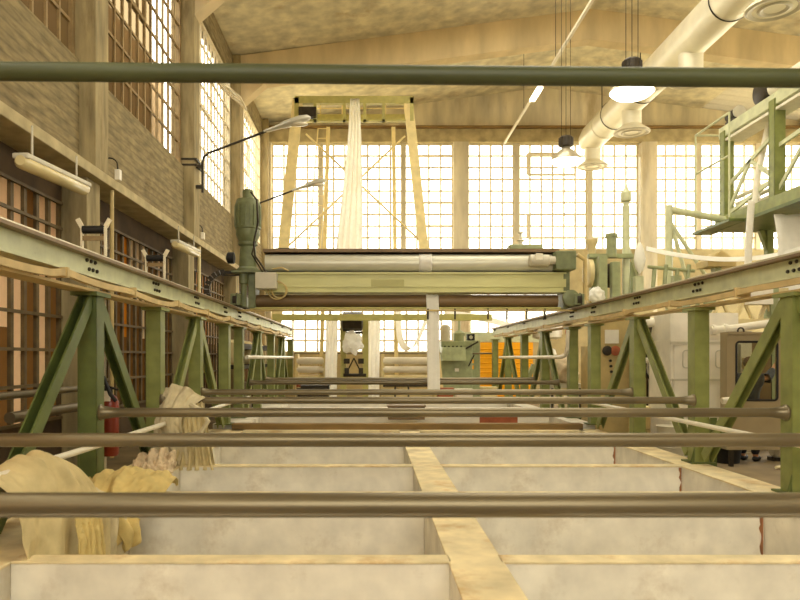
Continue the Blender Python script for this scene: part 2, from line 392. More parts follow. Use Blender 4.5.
for px in (320.5,403.5,516.5,589.5,699,758):
    x = (px-372)*YF/700; mb.bm = bmesh.new(); mb.box(x-.1,x+.1, YF-.05,YF+.25, 4.65,9.2)
    struct('mullion', mb, M_gable, '', '', wf, smooth=False)
def lowwin(px0, px1, z0, z1, c, r, label):
    x0 = (px0-372)*YF/700; x1 = (px1-372)*YF/700
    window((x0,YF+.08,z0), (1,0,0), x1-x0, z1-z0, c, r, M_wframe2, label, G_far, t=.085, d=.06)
lowwin(268,330,.25,3.2,5,6,'low far window at the left, behind the roller frame')
lowwin(330,395,.25,3.2,6,6,'low far window behind the cloth feeder posts')
lowwin(395,453,.25,3.2,5,6,'low far window behind the looped white fabric')
lowwin(470,563,1.0,3.2,5,2,'wide low far window above the orange locker')
# right wall, its window band shaped to light the far half
mb = MB(); mb.box(XR,XR+.3, YB,11, FL,10.05).box(XR,XR+.3, 11,YF, FL,.8).box(XR,XR+.3, 11,YF, 8.8,10.05)
for y in (-8.9,-.98,5.12,11.12,17.22,23.27,29.45): mb.box(XR-.2,XR+.28, y,y+.5, .8,8.8)
struct('wall_right', mb, M_gable, 'pale right hall wall with a window band shaped to light the far half', 'wall', smooth=False)

mb = MB(); mb.box(-4.95,-4.0,YB-.3,YB,FL,roof(-4.5)).box(5.5,XR+.3,YB-.3,YB,FL,roof(XR)+.2).box(-4,5.5,YB-.3,YB,FL,1.6).box(-4,5.5,YB-.3,YB,8.5,roof(-4))  # opening placed to let light onto tank walls and right rail
struct('wall_back', mb, M_gable, 'hall wall behind the camera with a wide high opening added for light', 'wall', smooth=False)
# wall added as a building next door, sized to shade the near left windows
struct('wall_outside', B(-8.0,-7.6,5.5,25.5,FL-1,10.2), mat('shade_wall_plaster',(150,124,86),.9,var=.15,scale=1.5), 'brown wall added as the building next door to darken the near left windows', 'outside wall', smooth=False)
M_bounce = mat('pale_bounce_ground', (206,196,168), .9, var=.08, scale=.6)
struct('ground', B(-60,-5.1,-40,90,FL-.5,FL-.15).box(XR+.3,60,-40,90,FL-.5,FL-.15).box(-5.1,XR+.3,YF+.3,90,FL-.5,FL-.15).box(-5.1,XR+.3,-40,YB-.3,FL-.5,FL-.15), M_bounce, 'pale ground added outside the hall to block and bounce sky light', 'ground', smooth=False)  # added ground: blocks light from below, pale to bounce light inside
# ------------------------------------------------------------------ tank
T0 = -1.46
tank = thing('washing_tank', 'long sunken plastered tank divided into open compartments under the crossbars', 'tank', (.8,9.5,FL))
ZB = -2.9
CW = [5.03,7.5,9.48,12.05,14.2]
struct('floor_pit', B(-3.3,4.75,2.0,26.6,ZB-.2,ZB), M_floor, 'dark bottom of the tank pit below floor level', 'pit floor', smooth=False) if False else None
def wallpart(name, x0,x1,y0,y1, top=T0, cap=True):
    w = obj(name, B(x0,x1,y0,y1,ZB,top-.02), M_tank, tank, smooth=False, bevel=.008)
    if cap: obj('rim', B(x0-.012,x1+.012,y0-.012,y1+.012,top-.02,top), M_rim, w, smooth=False, bevel=.008)
    return w
wallpart('side_wall', -3.3,-2.6, 2.6,14.4)
wallpart('side_wall', 4.2,4.62, 2.6,14.4)
wallpart('middle_wall', .56,.935, 2.6,14.2)
for y in (2.75,)+tuple(CW[:-1]):
    for x0,x1 in ((-2.6,.56),(.935,4.2)):
        w = wallpart('cross_wall', x0,x1, y,y+.16)
        # rust streaks at the wall's right corner
        if y > 5 and x0 > 0:
            obj('rust_streak', MB().grid(lambda u,v: V((x1-.01-(.035+.03*noise.noise(V((y,v*6,1)))+.02*noise.noise(V((y,v*17,4))))*u*(1.25-.5*v), y-.004, T0-.025-1.0*v)),3,30), M_rust, w)
obj('tank_floor', B(-2.6,4.2,2.75,14.3,ZB-.1,ZB), M_tank, tank, smooth=False)
endw = obj('end_wall', B(-2.86,4.3,14.25,14.5,ZB,-1.34), M_brown, tank, smooth=False, bevel=.01)
obj('rim', B(-2.86,4.3,14.05,14.25,ZB,-1.46), M_rim, endw, smooth=False)
tank2 = thing('rinsing_tank', 'second whitewashed tank beyond the brown timber beam, half hidden by crossbars', 'tank', (.8,19,FL))
for (x0,x1,y0,y1) in ((-3.3,-2.6,14.5,22),(4.2,4.62,14.5,22)): obj('side_wall', B(x0,x1,y0,y1,FL-.4,-1.36), M_tank, tank2, smooth=False, bevel=.01)
for y in (16.6,18.9,21.8): obj('cross_wall', B(-2.6,4.2,y,y+.18,FL-.4,-1.34), M_white, tank2, smooth=False, bevel=.01)
obj('rust_patch', B(2.55,3.45,16.585,16.6,-1.62,-1.36), M_brick, tank2, smooth=False)

# ------------------------------------------------------------------ crane rails, posts
PY = [7.55,9.8,12.05,14.4,15.95,18.5,21.0,23.5,26.0]
XLR, XRR = -3.03, 4.57
ordw = ['first','second','third','fourth','fifth','sixth','seventh','eighth','last']
for side,X,inn in (('left',XLR,1),('right',XRR,-1)):
    rail = thing('crane_rail', 'long pale green steel rail beam on posts along the %s side of the tank'%side, 'rail beam', (X,12,.84), 'crane rails')
    obj('beam', MB().ibeam((X,-2,.975),(X,26.4,.975),.2,.25,.022), M_gpale, rail, smooth=False)
    obj('top_flange', B(X-.11,X+.11,-2,26.4,1.07,1.102), M_rollb, rail, smooth=False)
    obj('rail_head', B(X-.05,X+.05,-2,26.4,1.1,1.14), M_steel, rail, smooth=False, bevel=.006)
    xf = X+inn*.03
    for y in [2.8,5.03]+PY:
        for dy,dz in ((-.16,.05),(-.05,.05),(.06,.05),(-.1,-.04),(0,-.04),(.11,-.04)):
            if y > 17 and dz < 0: continue
            obj('bolt', MB().lathe([(.021,0),(.021,.018),(.012,.026)], (xf*1.0-inn*.018,y+dy,.985+dz), (inn,0,0), 6), M_dark, rail)
    # sagging conduit strip below the beam
    pts = []; y = -1.0
    while y < 24:
        for k in range(6):
            f = k/6; pts.append((X+inn*.13, y+1.9*f, .80-(.035 if inn > 0 else .012)*math.sin(f*PI)+(.012*math.sin(y*5)))); 
        y += 1.9
    mb = MB()
    for p,q in zip(pts,pts[1:]): mb.bar(p,q,.05,.065)
    c = obj('cable_conduit', mb, M_condt, rail, smooth=True)
    y = -1.0
    while y < 24:
        z = .80+.012*math.sin(y*5)
        obj('conduit_clamp', B(X+inn*.02-.14,X+inn*.02+.14,y-.02,y+.02,z-.06,z+.05), M_condt, c, smooth=False) if False else obj('clamp', MB().box(X-.02*inn if inn>0 else X-.17, X+.17 if inn>0 else X+.02, y-.018,y+.018, z-.055,.855), M_condt, c, smooth=False)
        y += 1.9
    # plank shelf carrying the conduit (underside seen in shade)
    obj('shelf_plate', B(X-.13,X+.1,-2,24,.70,.725) if inn > 0 else B(X-.1,X+.13,-2,24,.70,.725), M_condt, rail, smooth=False)
    for i,y in enumerate([2.8,5.03]+PY):
        k = i-2
        if k < 0:
            lab = 'green steel post nearest the camera carrying the %s rail, %s of two outside the picture edge'%(side,['nearer','farther'][i])
            continue
        braced = k in (0,2,5,7)
        lab = 'green steel post under the %s rail, %s from the camera%s'%(side, ordw[k], ', with slanted braces' if braced else '')
        bz = T0 if y < 14.4 else -1.36
        post = thing('rail_post', lab, 'post', (X,y,bz), 'rail posts')
        gm = M_green if side == 'right' else (M_gdark if k == 0 else M_green)  # first left post gets a darker copy of the green for shade
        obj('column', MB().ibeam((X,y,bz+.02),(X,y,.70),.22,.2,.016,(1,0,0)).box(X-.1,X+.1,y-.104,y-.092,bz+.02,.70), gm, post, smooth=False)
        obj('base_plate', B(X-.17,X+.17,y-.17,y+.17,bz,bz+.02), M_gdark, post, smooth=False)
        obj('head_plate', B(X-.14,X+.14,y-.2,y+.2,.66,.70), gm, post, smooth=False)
        if k < 3:
            for s in (-1,1):
                mb = MB(); mb.bm.faces.new([mb.bm.verts.new(p) for p in ((X+s*.11,y-.11,bz+.02),(X+s*.16,y-.11,bz+.02),(X+s*.11,y-.11,bz+.22))])
                obj('gusset', mb, M_gdark, post, smooth=False, solid=.012)
        if braced:
            for s in (-1,1):
                if k == 7 and s == 1: L_ = 1.6
                L_ = 2.0 if k < 5 else 1.7
                p = V((X,y+s*.1,.64)); q = V((X,y+s*L_,bz+.1))
                if k == 0 and s == -1: pass
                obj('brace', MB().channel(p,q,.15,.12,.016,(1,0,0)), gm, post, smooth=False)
# crossbars between the posts
def crossbar(y, label, zc=-.588, r=.05, x0=XLR+.1, x1=XRR-.1, flange=True):
    o = thing('crossbar', label, 'bar', ((x0+x1)/2,y,zc-r), 'steel crossbars over the tank')
    obj('tube', MB().tube([(x0+.02,y,zc),(x1-.02,y,zc)], r, 20), M_bar, o)
    if flange:
        for s,x in ((1,x0),(-1,x1)):
            obj('end_flange', MB().lathe([(r*1.75,0),(r*1.75,.015),(r*1.45,.03),(r*1.05,.16),(r*1.0,.2)], (x,y,zc), (s,0,0), 20), M_bar, o)
    return o
bl = ['worn steel crossbar nearest the camera, spanning the whole picture','worn steel crossbar second from the camera, over the first compartments','worn steel crossbar third from the camera, flared onto the first posts',
 'worn steel crossbar fourth from the camera, between the second posts','worn steel crossbar fifth from the camera, between the third posts','thin far crossbar in front of the twin bar behind it','thin far crossbar last before the machines']
for y,l in zip((2.8,5.02,7.55,9.72,12.05,16.75,19.3),bl): crossbar(y,l)
# overhead green bar on two uprights standing on the rails
ov = thing('overhead_bar', 'dark green bar crossing high above the rails near the camera', 'bar', (.77,3.9,1.5))
obj('tube', MB().tube([(XLR,3.9,1.605),(XRR,3.9,1.54)], .052, 20), M_gbar, ov)
for x in (XLR,XRR): obj('upright', B(x-.05,x+.05,3.85,3.95,1.14,1.62), M_gbar, ov, smooth=False)
# white side pipes along both sides
for side,x in (('left',-2.8),('right',4.38)):
    o = thing('side_pipe', 'white painted pipe running along the %s tank wall below the crossbars'%side, 'pipe', (x,9,-.93), 'white side pipes')
    obj('tube', MB().tube([(x,1,-.89),(x,15.9,-.89)], .032, 12), M_wpipe, o)
    xp = XLR if side == 'left' else XRR
    for y in (5.03,7.55,9.8,12.05,14.4,15.9): obj('bracket', MB().bar((xp,y,-.89),(x,y,-.89),.03,.03), M_gdark, o, smooth=False)
# handrails at eye height further back
hl = thing('handrail', 'pale horizontal handrail pipe on the far left posts', 'handrail', (-2.85,21,0))
obj('tube', MB().tube([(-2.85,15.9,.02),(-2.85,25.2,.02)], .045, 12), M_wpipe, hl)
obj('end_cap', MB().lathe([(.05,0),(.05,.04)],(-2.85,25.19,.02),(0,1,0),12), M_dark, hl)
hr = thing('handrail', 'white handrail pipe with upturned end on the far right posts', 'handrail', (4.4,20,0))
obj('tube', MB().tube([(4.38,24.0,.02),(4.38,16.2,.02),(4.38,15.85,.06),(4.38,15.7,.2),(4.38,15.65,.62)], .045, 12), M_wpipe, hr)
tp = tag(obj('thin_pipe', MB().tube([(-2.9,26.05,.17),(4.5,26.05,.17)], .03, 8), M_bar), 'thin grey pipe spanning between the last rail posts', 'pipe')
# roller brackets on the left rail
for (y,l) in ((7.75,'small roller bracket with black roller on the left rail, nearer one'),(9.95,'small roller bracket with black roller on the left rail, farther one')):
    o = thing('roller_bracket', l, 'bracket', (XLR-.05,y,1.14), 'roller brackets on the left rail')
    for s in (-1,1):
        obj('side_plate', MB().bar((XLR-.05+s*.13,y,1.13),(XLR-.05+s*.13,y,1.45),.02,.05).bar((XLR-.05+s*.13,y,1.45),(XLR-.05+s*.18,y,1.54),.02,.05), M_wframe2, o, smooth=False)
    obj('roller', MB().tube([(XLR-.17,y,1.42),(XLR+.07,y,1.42)], .045, 12), M_black, o)
    obj('crosspiece', B(XLR-.17,XLR+.07,y-.015,y+.015,1.3,1.35), M_wframe, o, smooth=False)

# ------------------------------------------------------------------ travelling crane
cr = thing('travelling_crane', 'wide travelling crane carriage with steel roller and green box beam on the rails', 'crane', (.8,16.1,1.14))
obj('top_plate', B(-2.45,4.2,15.7,16.7,2.38,2.45), M_rollb, cr, smooth=False)
obj('upper_roller', MB().tube([(-2.4,15.85,2.14),(4.1,15.85,2.14)], .205, 32), M_roll, cr)
obj('shadow_gap_plate', B(-2.45,4.3,16.1,16.4,1.5,2.38), M_rollb, cr, smooth=False).name = 'gap_shade_plate'  # brown plate added to stand for the shadow gap behind the roller
mb = B(-2.4,4.35,15.72,16.2,1.5,1.92).box(-2.4,4.35,15.66,16.25,1.885,1.92).box(-2.4,4.35,15.66,16.25,1.47,1.5).box(-2.4,4.35,15.69,15.73,1.59,1.77)
bb = obj('box_beam', mb, mat('paint_beam_green',(206,202,140),.45,var=.06,scale=3,stretch=(.3,1,1)), cr, smooth=False)
obj('name_plate', B(-.02,.72,15.683,15.69,1.6,1.76), mat('paint_beam_plate',(176,170,108),.5,var=.05), bb, smooth=False)
obj('lower_roller', MB().tube([(-2.75,15.9,1.29),(4.2,15.9,1.29)], .145, 28), M_rollb, cr)
obj('lower_flange', B(-2.75,4.25,15.75,16.25,1.1,1.145), M_olive, cr, smooth=False)
obj('spray_pipe', MB().tube([(-3.0,15.6,1.06),(4.95,15.6,1.06)], .022, 8), M_tan, cr)
for px in (428,455,488,507,527,545):
    x = (px-372)*15.6/700; obj('dropper', MB().tube([(x,15.6,1.1),(x,15.6,.86)], .02, 8), M_dark, cr)
# left end: wheel truck and vertical gear motor
mot = obj('gear_motor', MB().lathe([(.25,0),(.25,.05),(.2,.1),(.18,.52),(.17,.56),(.22,.6),(.22,.66)],(-2.8,15.8,1.95),seg=20), M_gdark, cr)
MM = mat('paint_motor_green',(118,124,86),.45,var=.14,scale=6)
mot.data.materials[0] = MM
obj('gear_box', MB().lathe([(.15,0),(.2,.06),(.27,.22),(.27,.34),(.29,.36),(.29,.9),(.27,.94),(.25,1.02),(.12,1.05)],(-2.8,15.8,2.55),seg=24), MM, mot)
mb = MB()
for k in range(20):
    a = 2*PI*k/20; c = V((-2.8,15.8,0)); d = V((math.cos(a),math.sin(a),0)); mb.bar(c+d*.285+V((0,0,2.95)), c+d*.285+V((0,0,3.42)), .012,.04,d)
obj('cooling_fin', mb, MM, mot, smooth=False)
obj('fan_cover', MB().lathe([(.12,0),(.125,.16),(.11,.2),(.03,.22)],(-2.8,15.8,3.59),seg=20), MM, mot)
obj('flange_plate', B(-3.12,-2.4,15.5,16.2,1.9,1.95), MM, cr, smooth=False)
obj('hand_wheel', MB().lathe([(.05,0),(.13,.02),(.13,.16),(.05,.2)],(-3.08,15.75,2.25),(-1,0,0),12), M_black, cr)
obj('drive_shaft', MB().lathe([(.07,0),(.07,.5),(.1,.52),(.1,.75)],(-2.88,15.7,1.15),seg=14), MM, cr)
obj('end_truck', B(-3.12,-2.9,15.4,16.8,1.17,1.42).box(-2.78,-2.62,15.7,16.3,1.12,1.92), MM, cr, smooth=False, bevel=.02)
for y in (15.5,16.6): obj('wheel', MB().lathe([(.13,0),(.13,.07),(.16,.075),(.16,.09)],(XLR-.04,y,1.285),(1,0,0),20), M_dark, cr)
cbx = obj('control_box', B(-2.56,-2.1,15.32,15.6,1.52,1.88), M_grey, cr, smooth=False, bevel=.015)
obj('lid', B(-2.55,-2.11,15.31,15.325,1.53,1.87), M_grey, cbx, smooth=False)
mb = MB().tube([(-2.7,15.6,3.7),(-2.55,15.5,3.5),(-2.52,15.5,3.0),(-2.62,15.5,2.55),(-2.58,15.45,2.25),(-2.4,15.4,2.0),(-2.33,15.4,1.88)], .022, 8)
mb.tube([(-2.6,15.6,2.6),(-2.66,15.5,2.3),(-2.5,15.4,2.05),(-2.4,15.4,1.88)], .018, 8)
obj('cable', mb, M_dark, cr)
mb = MB()
for r,dx in ((.2,0),(.17,.05)): mb.tube(arc((-2.1+dx,15.5,1.5),r,PI*.55,-PI*1.1,18), .016, 6)
mb.tube([(-2.2,15.45,1.96),(-2.0,15.45,2.0),(-1.85,15.5,1.93)], .018, 6)
obj('cable_loop', mb, M_tan, cr)
# right end
gm2 = obj('traverse_motor', MB().lathe([(.1,0),(.13,.03),(.13,.42),(.09,.45),(.09,.6)],(3.48,15.5,2.16),(1,0,0),18), M_grey, cr)
obj('terminal_box', B(3.6,3.75,15.36,15.5,2.16,2.3), M_wpipe, gm2, smooth=False)
obj('motor_bracket', B(4.05,4.5,15.4,15.9,1.95,2.36), MM, cr, smooth=False, bevel=.02)
obj('drive_wheel', MB().lathe([(.18,0),(.18,.1),(.08,.13)],(4.4,15.55,1.33),(0,-1,0),20), MM, cr)
obj('end_truck', B(4.45,4.68,15.4,16.8,1.17,1.42).box(4.3,4.44,15.7,16.3,1.12,2.38), MM, cr, smooth=False, bevel=.02)
for y in (15.5,16.6): obj('wheel', MB().lathe([(.13,0),(.13,.07),(.16,.075),(.16,.09)],(XRR-.05,y,1.285),(1,0,0),20), M_dark, cr)
obj('lamp_cover', B(3.1,3.85,15.75,16.1,2.45,2.56), M_gmach, cr, smooth=False, bevel=.02)
obj('valve', MB().lathe([(.05,0),(.05,.1),(.1,.12),(.03,.16),(.03,.28),(.08,.3),(.02,.34)],(3.4,16.0,2.56),seg=12), M_wpipe, cr)
obj('foot_bracket', B(-2.2,-1.75,15.9,16.3,2.45,2.5), M_dark, cr, smooth=False)
obj('side_post', MB().tube([(4.78,15.7,1.3),(4.78,15.7,2.2),(4.6,15.7,2.32)], .05, 10), M_tan, cr)
# fabric strips over the crane rollers
def ribbon(name, pts, w, m, label, cat, wdir=(1,0,0), group=None, seg=6, fold=0., parent=None, solid=.006):
    pts = [V(p) for p in pts]; wd = V(wdir); ws = w if isinstance(w,(list,tuple)) else [w]*len(pts)
    mb = MB(); rows = []
    # smooth resample
    R = []
    for i in range(len(pts)-1):
        p0 = pts[max(i-1,0)]; p1 = pts[i]; p2 = pts[i+1]; p3 = pts[min(i+2,len(pts)-1)]
        for k in range(5):
            t = k/5; R.append(((2*p1+(p2-p0)*t+(2*p0-5*p1+4*p2-p3)*t*t+(3*p1-p0-3*p2+p3)*t**3)*.5, ws[i]+(ws[i+1]-ws[i])*t))
    R.append((pts[-1],ws[-1]))
    for i,(p,ww) in enumerate(R):
        d = (R[min(i+1,len(R)-1)][0]-R[max(i-1,0)][0]).normalized(); nn = d.cross(wd)
        nn = nn.normalized() if nn.length > 1e-4 else V((0,1,0))
        rows.append([mb.bm.verts.new(p+wd*ww*(j/seg-.5)+nn*fold*math.sin(j*2.1+i*.13)) for j in range(seg+1)])
    for a,b in zip(rows,rows[1:]):
        for j in range(seg): mb.bm.faces.new((a[j],a[j+1],b[j+1],b[j]))
    o = obj(name, mb, m, parent, solid=solid)
    return tag(o, label, cat, group) if label else o
pts = [(1.32,16.02,1.3)]+[(1.3,15.85+.215*math.cos(a),2.14+.215*math.sin(a)) for a in [PI*.5,PI*.65,PI*.85,PI,PI*1.2,PI*1.4]]
ribbon('fabric_strip', [V((1.2,p[1],p[2])) for p in pts[1:]], .29, S_cloth, 'short white fabric strip wrapped on the upper crane roller', 'fabric')
ribbon('fabric_strip', [(1.36,15.9+.155*math.cos(a),1.29+.155*math.sin(a)) for a in (PI*.6,PI*.8,PI)]+[(1.37,15.73,1.0),(1.37,15.72,.4),(1.38,15.73,-.2),(1.39,15.74,-.82)], .28, S_cloth, 'long white fabric strip hanging straight down from the lower crane roller', 'fabric', seg=8, fold=.006)
# cable drag chain arm behind the motor
o = thing('cable_chain', 'dark cable drag chain on an arm beside the left gear motor', 'cable chain', (-3.6,15.9,1.4))
mb = MB()
for p,q in zip(*(lambda a:(a,a[1:]))(arc((-3.35,15.9,1.55),.4,PI*.5,PI*1.25,9))): mb.bar(p,p+(q-p)*.8,.12,.07,(0,1,0))
obj('links', mb, M_dark, o, smooth=False).name = 'chain'
obj('arm', MB().bar((-3.4,15.9,1.95),(-2.7,15.9,1.95),.08,.06).bar((-3.4,15.9,1.88),(-2.7,15.9,1.88),.05,.03), M_dark, o, smooth=False)

# ------------------------------------------------------------------ wall lights on the left
for (a,b,l) in (((-4.2,8.35,2.36),(-4.2,10.25,2.47),'wrapped fluorescent lamp under the left ledge, nearer the camera'),((-4.2,14.9,2.43),(-4.2,16.8,2.5),'wrapped fluorescent lamp under the left ledge, farther one beside the third column')):
    a = V(a); b = V(b); d = (b-a).normalized()
    o = thing('fluorescent_lamp', l, 'lamp', (a+b)/2-V((0,0,.1)), 'fluorescent lamps under the ledge')
    obj('housing', MB().bar(a+V((0,0,.06)),b+V((0,0,.06)),.2,.07), M_grey, o, smooth=False, bevel=.02)
    obj('diffuser', MB().tube([a,a+d*.05,b-d*.05,b],[.06,.095,.095,.06],16), mat('acrylic_diffuser',(222,204,150),.25,var=.04), o)
    for p in (a+d*.3,b-d*.3): obj('hanger', MB().tube([p+V((0,0,.08)),V((p.x,p.y,2.87))],.014,8), M_grey, o)
for (y,l) in ((17.35,'grey street lamp on a long arm from the third left column'),(23.45,'grey street lamp on a long arm from the fourth left column, beside the tower')):
    o = thing('arm_lamp', l, 'lamp', (-4.2,y,4.5), 'arm lamps on the left columns')
    obj('arm', MB().tube([(-4.2,y,4.1),(-4.2,y,4.85),(-4.17,y,4.98),(-4.05,y,5.08),(-2.62,y,5.62)],.03,10), M_dark, o)
    obj('mount', MB().box(-4.36,-4.17,y-.04,y+.04,4.2,4.28).box(-4.36,-4.17,y-.04,y+.04,4.7,4.78), M_dark, o, smooth=False)
    d = V((1.17,0,.36)).normalized(); p = V((-2.68,y,5.6)); up = d.cross(V((0,-1,0)))
    if up.z < 0: up = -up
    prof = [(0,.05),(.1,.07),(.45,.1),(.55,.15),(.95,.17),(1.15,.12),(1.22,.03)]
    mb = MB()
    rings = [[mb.bm.verts.new(p+d*t+V((0,1,0))*r*math.cos(2*PI*k/16)+up*r*(.75 if math.sin(2*PI*k/16) > 0 else .35)*math.sin(2*PI*k/16)) for k in range(16)] for t,r in prof]
    for A,Bq in zip(rings,rings[1:]):
        for k in range(16): mb.bm.faces.new((A[k],A[(k+1)%16],Bq[(k+1)%16],Bq[k]))
    mb.bm.faces.new(rings[0]); mb.bm.faces.new(rings[-1])
    obj('lamp_head', mb, mat('lamp_grey',(206,202,186),.4,.3,var=.06), o)
    obj('lens', MB().ball(p+d*.85-up*.055,.27,.12,.06), mat('lens_glass',(226,216,190),.15,var=.03), o)

# junction boxes on the ledge edge
for (y,l) in ((11.9,'small white box with a cable loop on the ledge by the second column'),(17.85,'small white box with a cable loop on the ledge by the third column')):
    o = thing('junction_box', l, 'box', (-4.3,y,3.0), 'ledge boxes')
    obj('case', B(-4.36,-4.27,y-.05,y+.05,3.02,3.2), M_white, o, smooth=False, bevel=.01)
    obj('cable', MB().tube([(-4.32,y,3.2)]+arc((-4.46,y,3.26),.14,0,PI,8)[1:]+[(-4.6,y,3.1)],.014,6), M_dark, o)
tag(obj('wall_conduit', MB().tube([(-4.42,11.9,-1.7),(-4.42,11.9,2.85)],.035,8), M_tan), 'tan conduit pipe up the wall beside the second left column', 'conduit')
tag(obj('wall_conduit', MB().tube([(-4.42,17.9,-1.7),(-4.42,17.9,2.85)],.045,8), M_cream), 'cream conduit pipe up the wall beside the third left column', 'conduit')
tag(obj('wall_pipe', MB().tube([(-4.5,4,-.45),(-4.5,11.0,-.47),(-4.5,11.06,-.47)],.05,10), M_bar), 'steel pipe along the lower left wall behind the first braces', 'pipe')
tag(obj('wall_pipe', MB().tube([(-4.35,8.4,-.72),(-4.35,11.5,-.72)],.07,12), M_bar), 'thick short steel roller lying along the lower left wall', 'roller')

# ------------------------------------------------------------------ fire extinguisher on its strip
o = thing('extinguisher_post', 'thin grey metal strip post with a small switch box behind the first left post', 'post', (-3.18,8.2,T0))
obj('strip', B(-3.2,-3.15,8.28,8.3,T0,.7), M_grey, o, smooth=False)
obj('switch_box', B(-3.2,-3.09,8.2,8.28,-.02,.1), M_grey, o, smooth=False, bevel=.01)
o = thing('fire_extinguisher', 'red fire extinguisher with black hose hung behind the first left post', 'extinguisher', (-3.06,8.18,-1.12))
obj('cylinder', MB().lathe([(.085,0),(.1,.03),(.1,.62),(.07,.69),(.03,.72)],(-3.06,8.18,-1.14),seg=20), M_red, o)
obj('valve_head', MB().lathe([(.03,0),(.03,.05),(.02,.08)],(-3.06,8.18,-.42),seg=12).bar((-3.08,8.18,-.33),(-2.96,8.14,-.37),.03,.02), M_black, o)
obj('hose', MB().tube([(-3.08,8.14,-.38),(-3.17,8.1,-.28),(-3.16,8.1,-.16),(-3.1,8.08,-.22),(-3.02,8.08,-.42),(-2.96,8.1,-.5)],.022,8), M_black, o)
obj('tag', B(-3.1,-3.02,8.08,8.085,-.5,-.38), M_white, o, smooth=False)

# ------------------------------------------------------------------ cloth heaps at the tank's left rim
def cloth(name, rows, m, label, seed=0, folds=7, amp=.03, rough=.012, res=(84,60), group=None, solid=.008):
    """rows: cross lines of the sheet, each a list of 3-D points; smooth-interpolated, then creased"""
    def cr_(ps, t):
        n = len(ps)-1; f = min(max(t,0),.99999)*n; i = int(f); t = f-i
        p0 = ps[max(i-1,0)]; p1 = ps[i]; p2 = ps[i+1]; p3 = ps[min(i+2,n)]
        return (2*p1+(p2-p0)*t+(2*p0-5*p1+4*p2-p3)*t*t+(3*p1-p0-3*p2+p3)*t**3)*.5
    rows = [[V(p) for p in r] for r in rows]
    def f(u, v): return cr_([cr_(r,v) for r in rows], u)
    def g(u, v):
        p = f(u,v); e = .01
        n = (f(min(u+e,1),v)-f(max(u-e,0),v)).cross(f(u,min(v+e,1))-f(u,max(v-e,0)))
        n = n.normalized() if n.length > 1e-9 else V((0,0,1))
        w = math.sin(v*folds*2*PI+2.5*noise.noise(V((u*2,v*2,seed)))+seed)
        w = abs(w)**.6*(1 if w > 0 else -1)
        return p+n*(amp*w*(.35+.65*u)+amp*.9*noise.noise(V((u*5,v*7,seed+5)))+amp*.8*(.5-abs(noise.noise(V((u*8+v*3,v*11-u*2,seed+2)))))+rough*noise.noise(V((u*14,v*18,seed+9))))
    o = obj(name, MB().grid(g,*res), m, solid=solid)
    return tag(o, label, 'cloth', group or 'cloth heaps on the left tank rim')
# A big sheet thrown over the white pipe nearest the camera
cloth('draped_cloth', [[(-3.3,5.1,-1.42),(-3.3,5.5,-1.42),(-3.25,5.95,-1.42),(-3.2,6.3,-1.42)],
  [(-3.06,5.12,-1.08),(-3.04,5.5,-1.05),(-3.0,5.95,-1.02),(-2.95,6.2,-1.1)],
  [(-2.88,5.15,-.9),(-2.85,5.5,-.82),(-2.8,5.8,-.8),(-2.76,6.05,-.88)],
  [(-2.68,5.12,-1.02),(-2.64,5.5,-.9),(-2.6,5.85,-.9),(-2.54,6.15,-1.04)],
  [(-2.56,5.1,-1.25),(-2.53,5.5,-1.15),(-2.48,5.9,-1.15),(-2.42,6.25,-1.3)],
  [(-2.53,5.08,-1.5),(-2.5,5.5,-1.5),(-2.45,5.95,-1.5),(-2.38,6.3,-1.5)],
  [(-2.54,5.1,-2.0),(-2.48,5.5,-2.0),(-2.43,5.95,-2.0),(-2.36,6.25,-2.0)]], M_cloth, 'big cream cloth thrown over the white pipe at the left tank rim, nearest heap', 1, 3, .028)
cloth('draped_cloth', [[(-3.1,6.4,-1.42),(-3.05,6.7,-1.42),(-3.05,7.0,-1.43)],
  [(-2.85,6.35,-1.2),(-2.8,6.65,-1.22),(-2.8,6.95,-1.36)],
  [(-2.62,6.3,-1.24),(-2.58,6.6,-1.3),(-2.56,6.95,-1.4)],
  [(-2.5,6.25,-1.5),(-2.47,6.55,-1.5),(-2.45,6.9,-1.55)],
  [(-2.5,6.2,-2.05),(-2.47,6.5,-2.05),(-2.46,6.85,-2.05)]], M_cloth3, 'pale folded cloth hanging over the left tank wall beside the big cream cloth', 2, 3, .025)
cloth('draped_cloth', [[(-2.44,5.75,-1.28),(-2.42,5.9,-1.24),(-2.4,6.05,-1.28)],[(-2.4,5.72,-1.5),(-2.37,5.9,-1.48),(-2.35,6.08,-1.5)],[(-2.38,5.7,-2.0),(-2.35,5.9,-2.0),(-2.33,6.08,-1.98)]], M_cloth2, 'straw yellow cloth end with upright pleats inside the tank corner', 3, 5, .02)
# C bundle wound over the cross wall
cloth('cloth_bundle', [[(-3.0,7.95,-1.43),(-2.6,8.0,-1.43),(-2.2,7.95,-1.44)],
  [(-3.0,7.75,-1.28),(-2.6,7.8,-1.25),(-2.16,7.75,-1.32)],
  [(-3.0,7.45,-1.3),(-2.6,7.45,-1.22),(-2.15,7.45,-1.34)],
  [(-2.98,7.25,-1.42),(-2.62,7.2,-1.36),(-2.2,7.3,-1.42)],
  [(-2.7,6.75,-1.42),(-2.5,6.8,-1.5),(-2.36,7.1,-1.55)],
  [(-2.54,6.6,-1.58),(-2.4,6.72,-1.64),(-2.32,7.05,-1.64)],
  [(-2.5,6.72,-1.74),(-2.38,6.78,-1.8),(-2.36,7.05,-1.76)],
  [(-2.53,6.85,-1.78),(-2.46,6.9,-1.84),(-2.44,7.0,-1.8)]], M_cloth2, 'straw yellow cloth bundle rolled over the first cross wall and hanging into the tank', 4, 3.2, .045, .03)
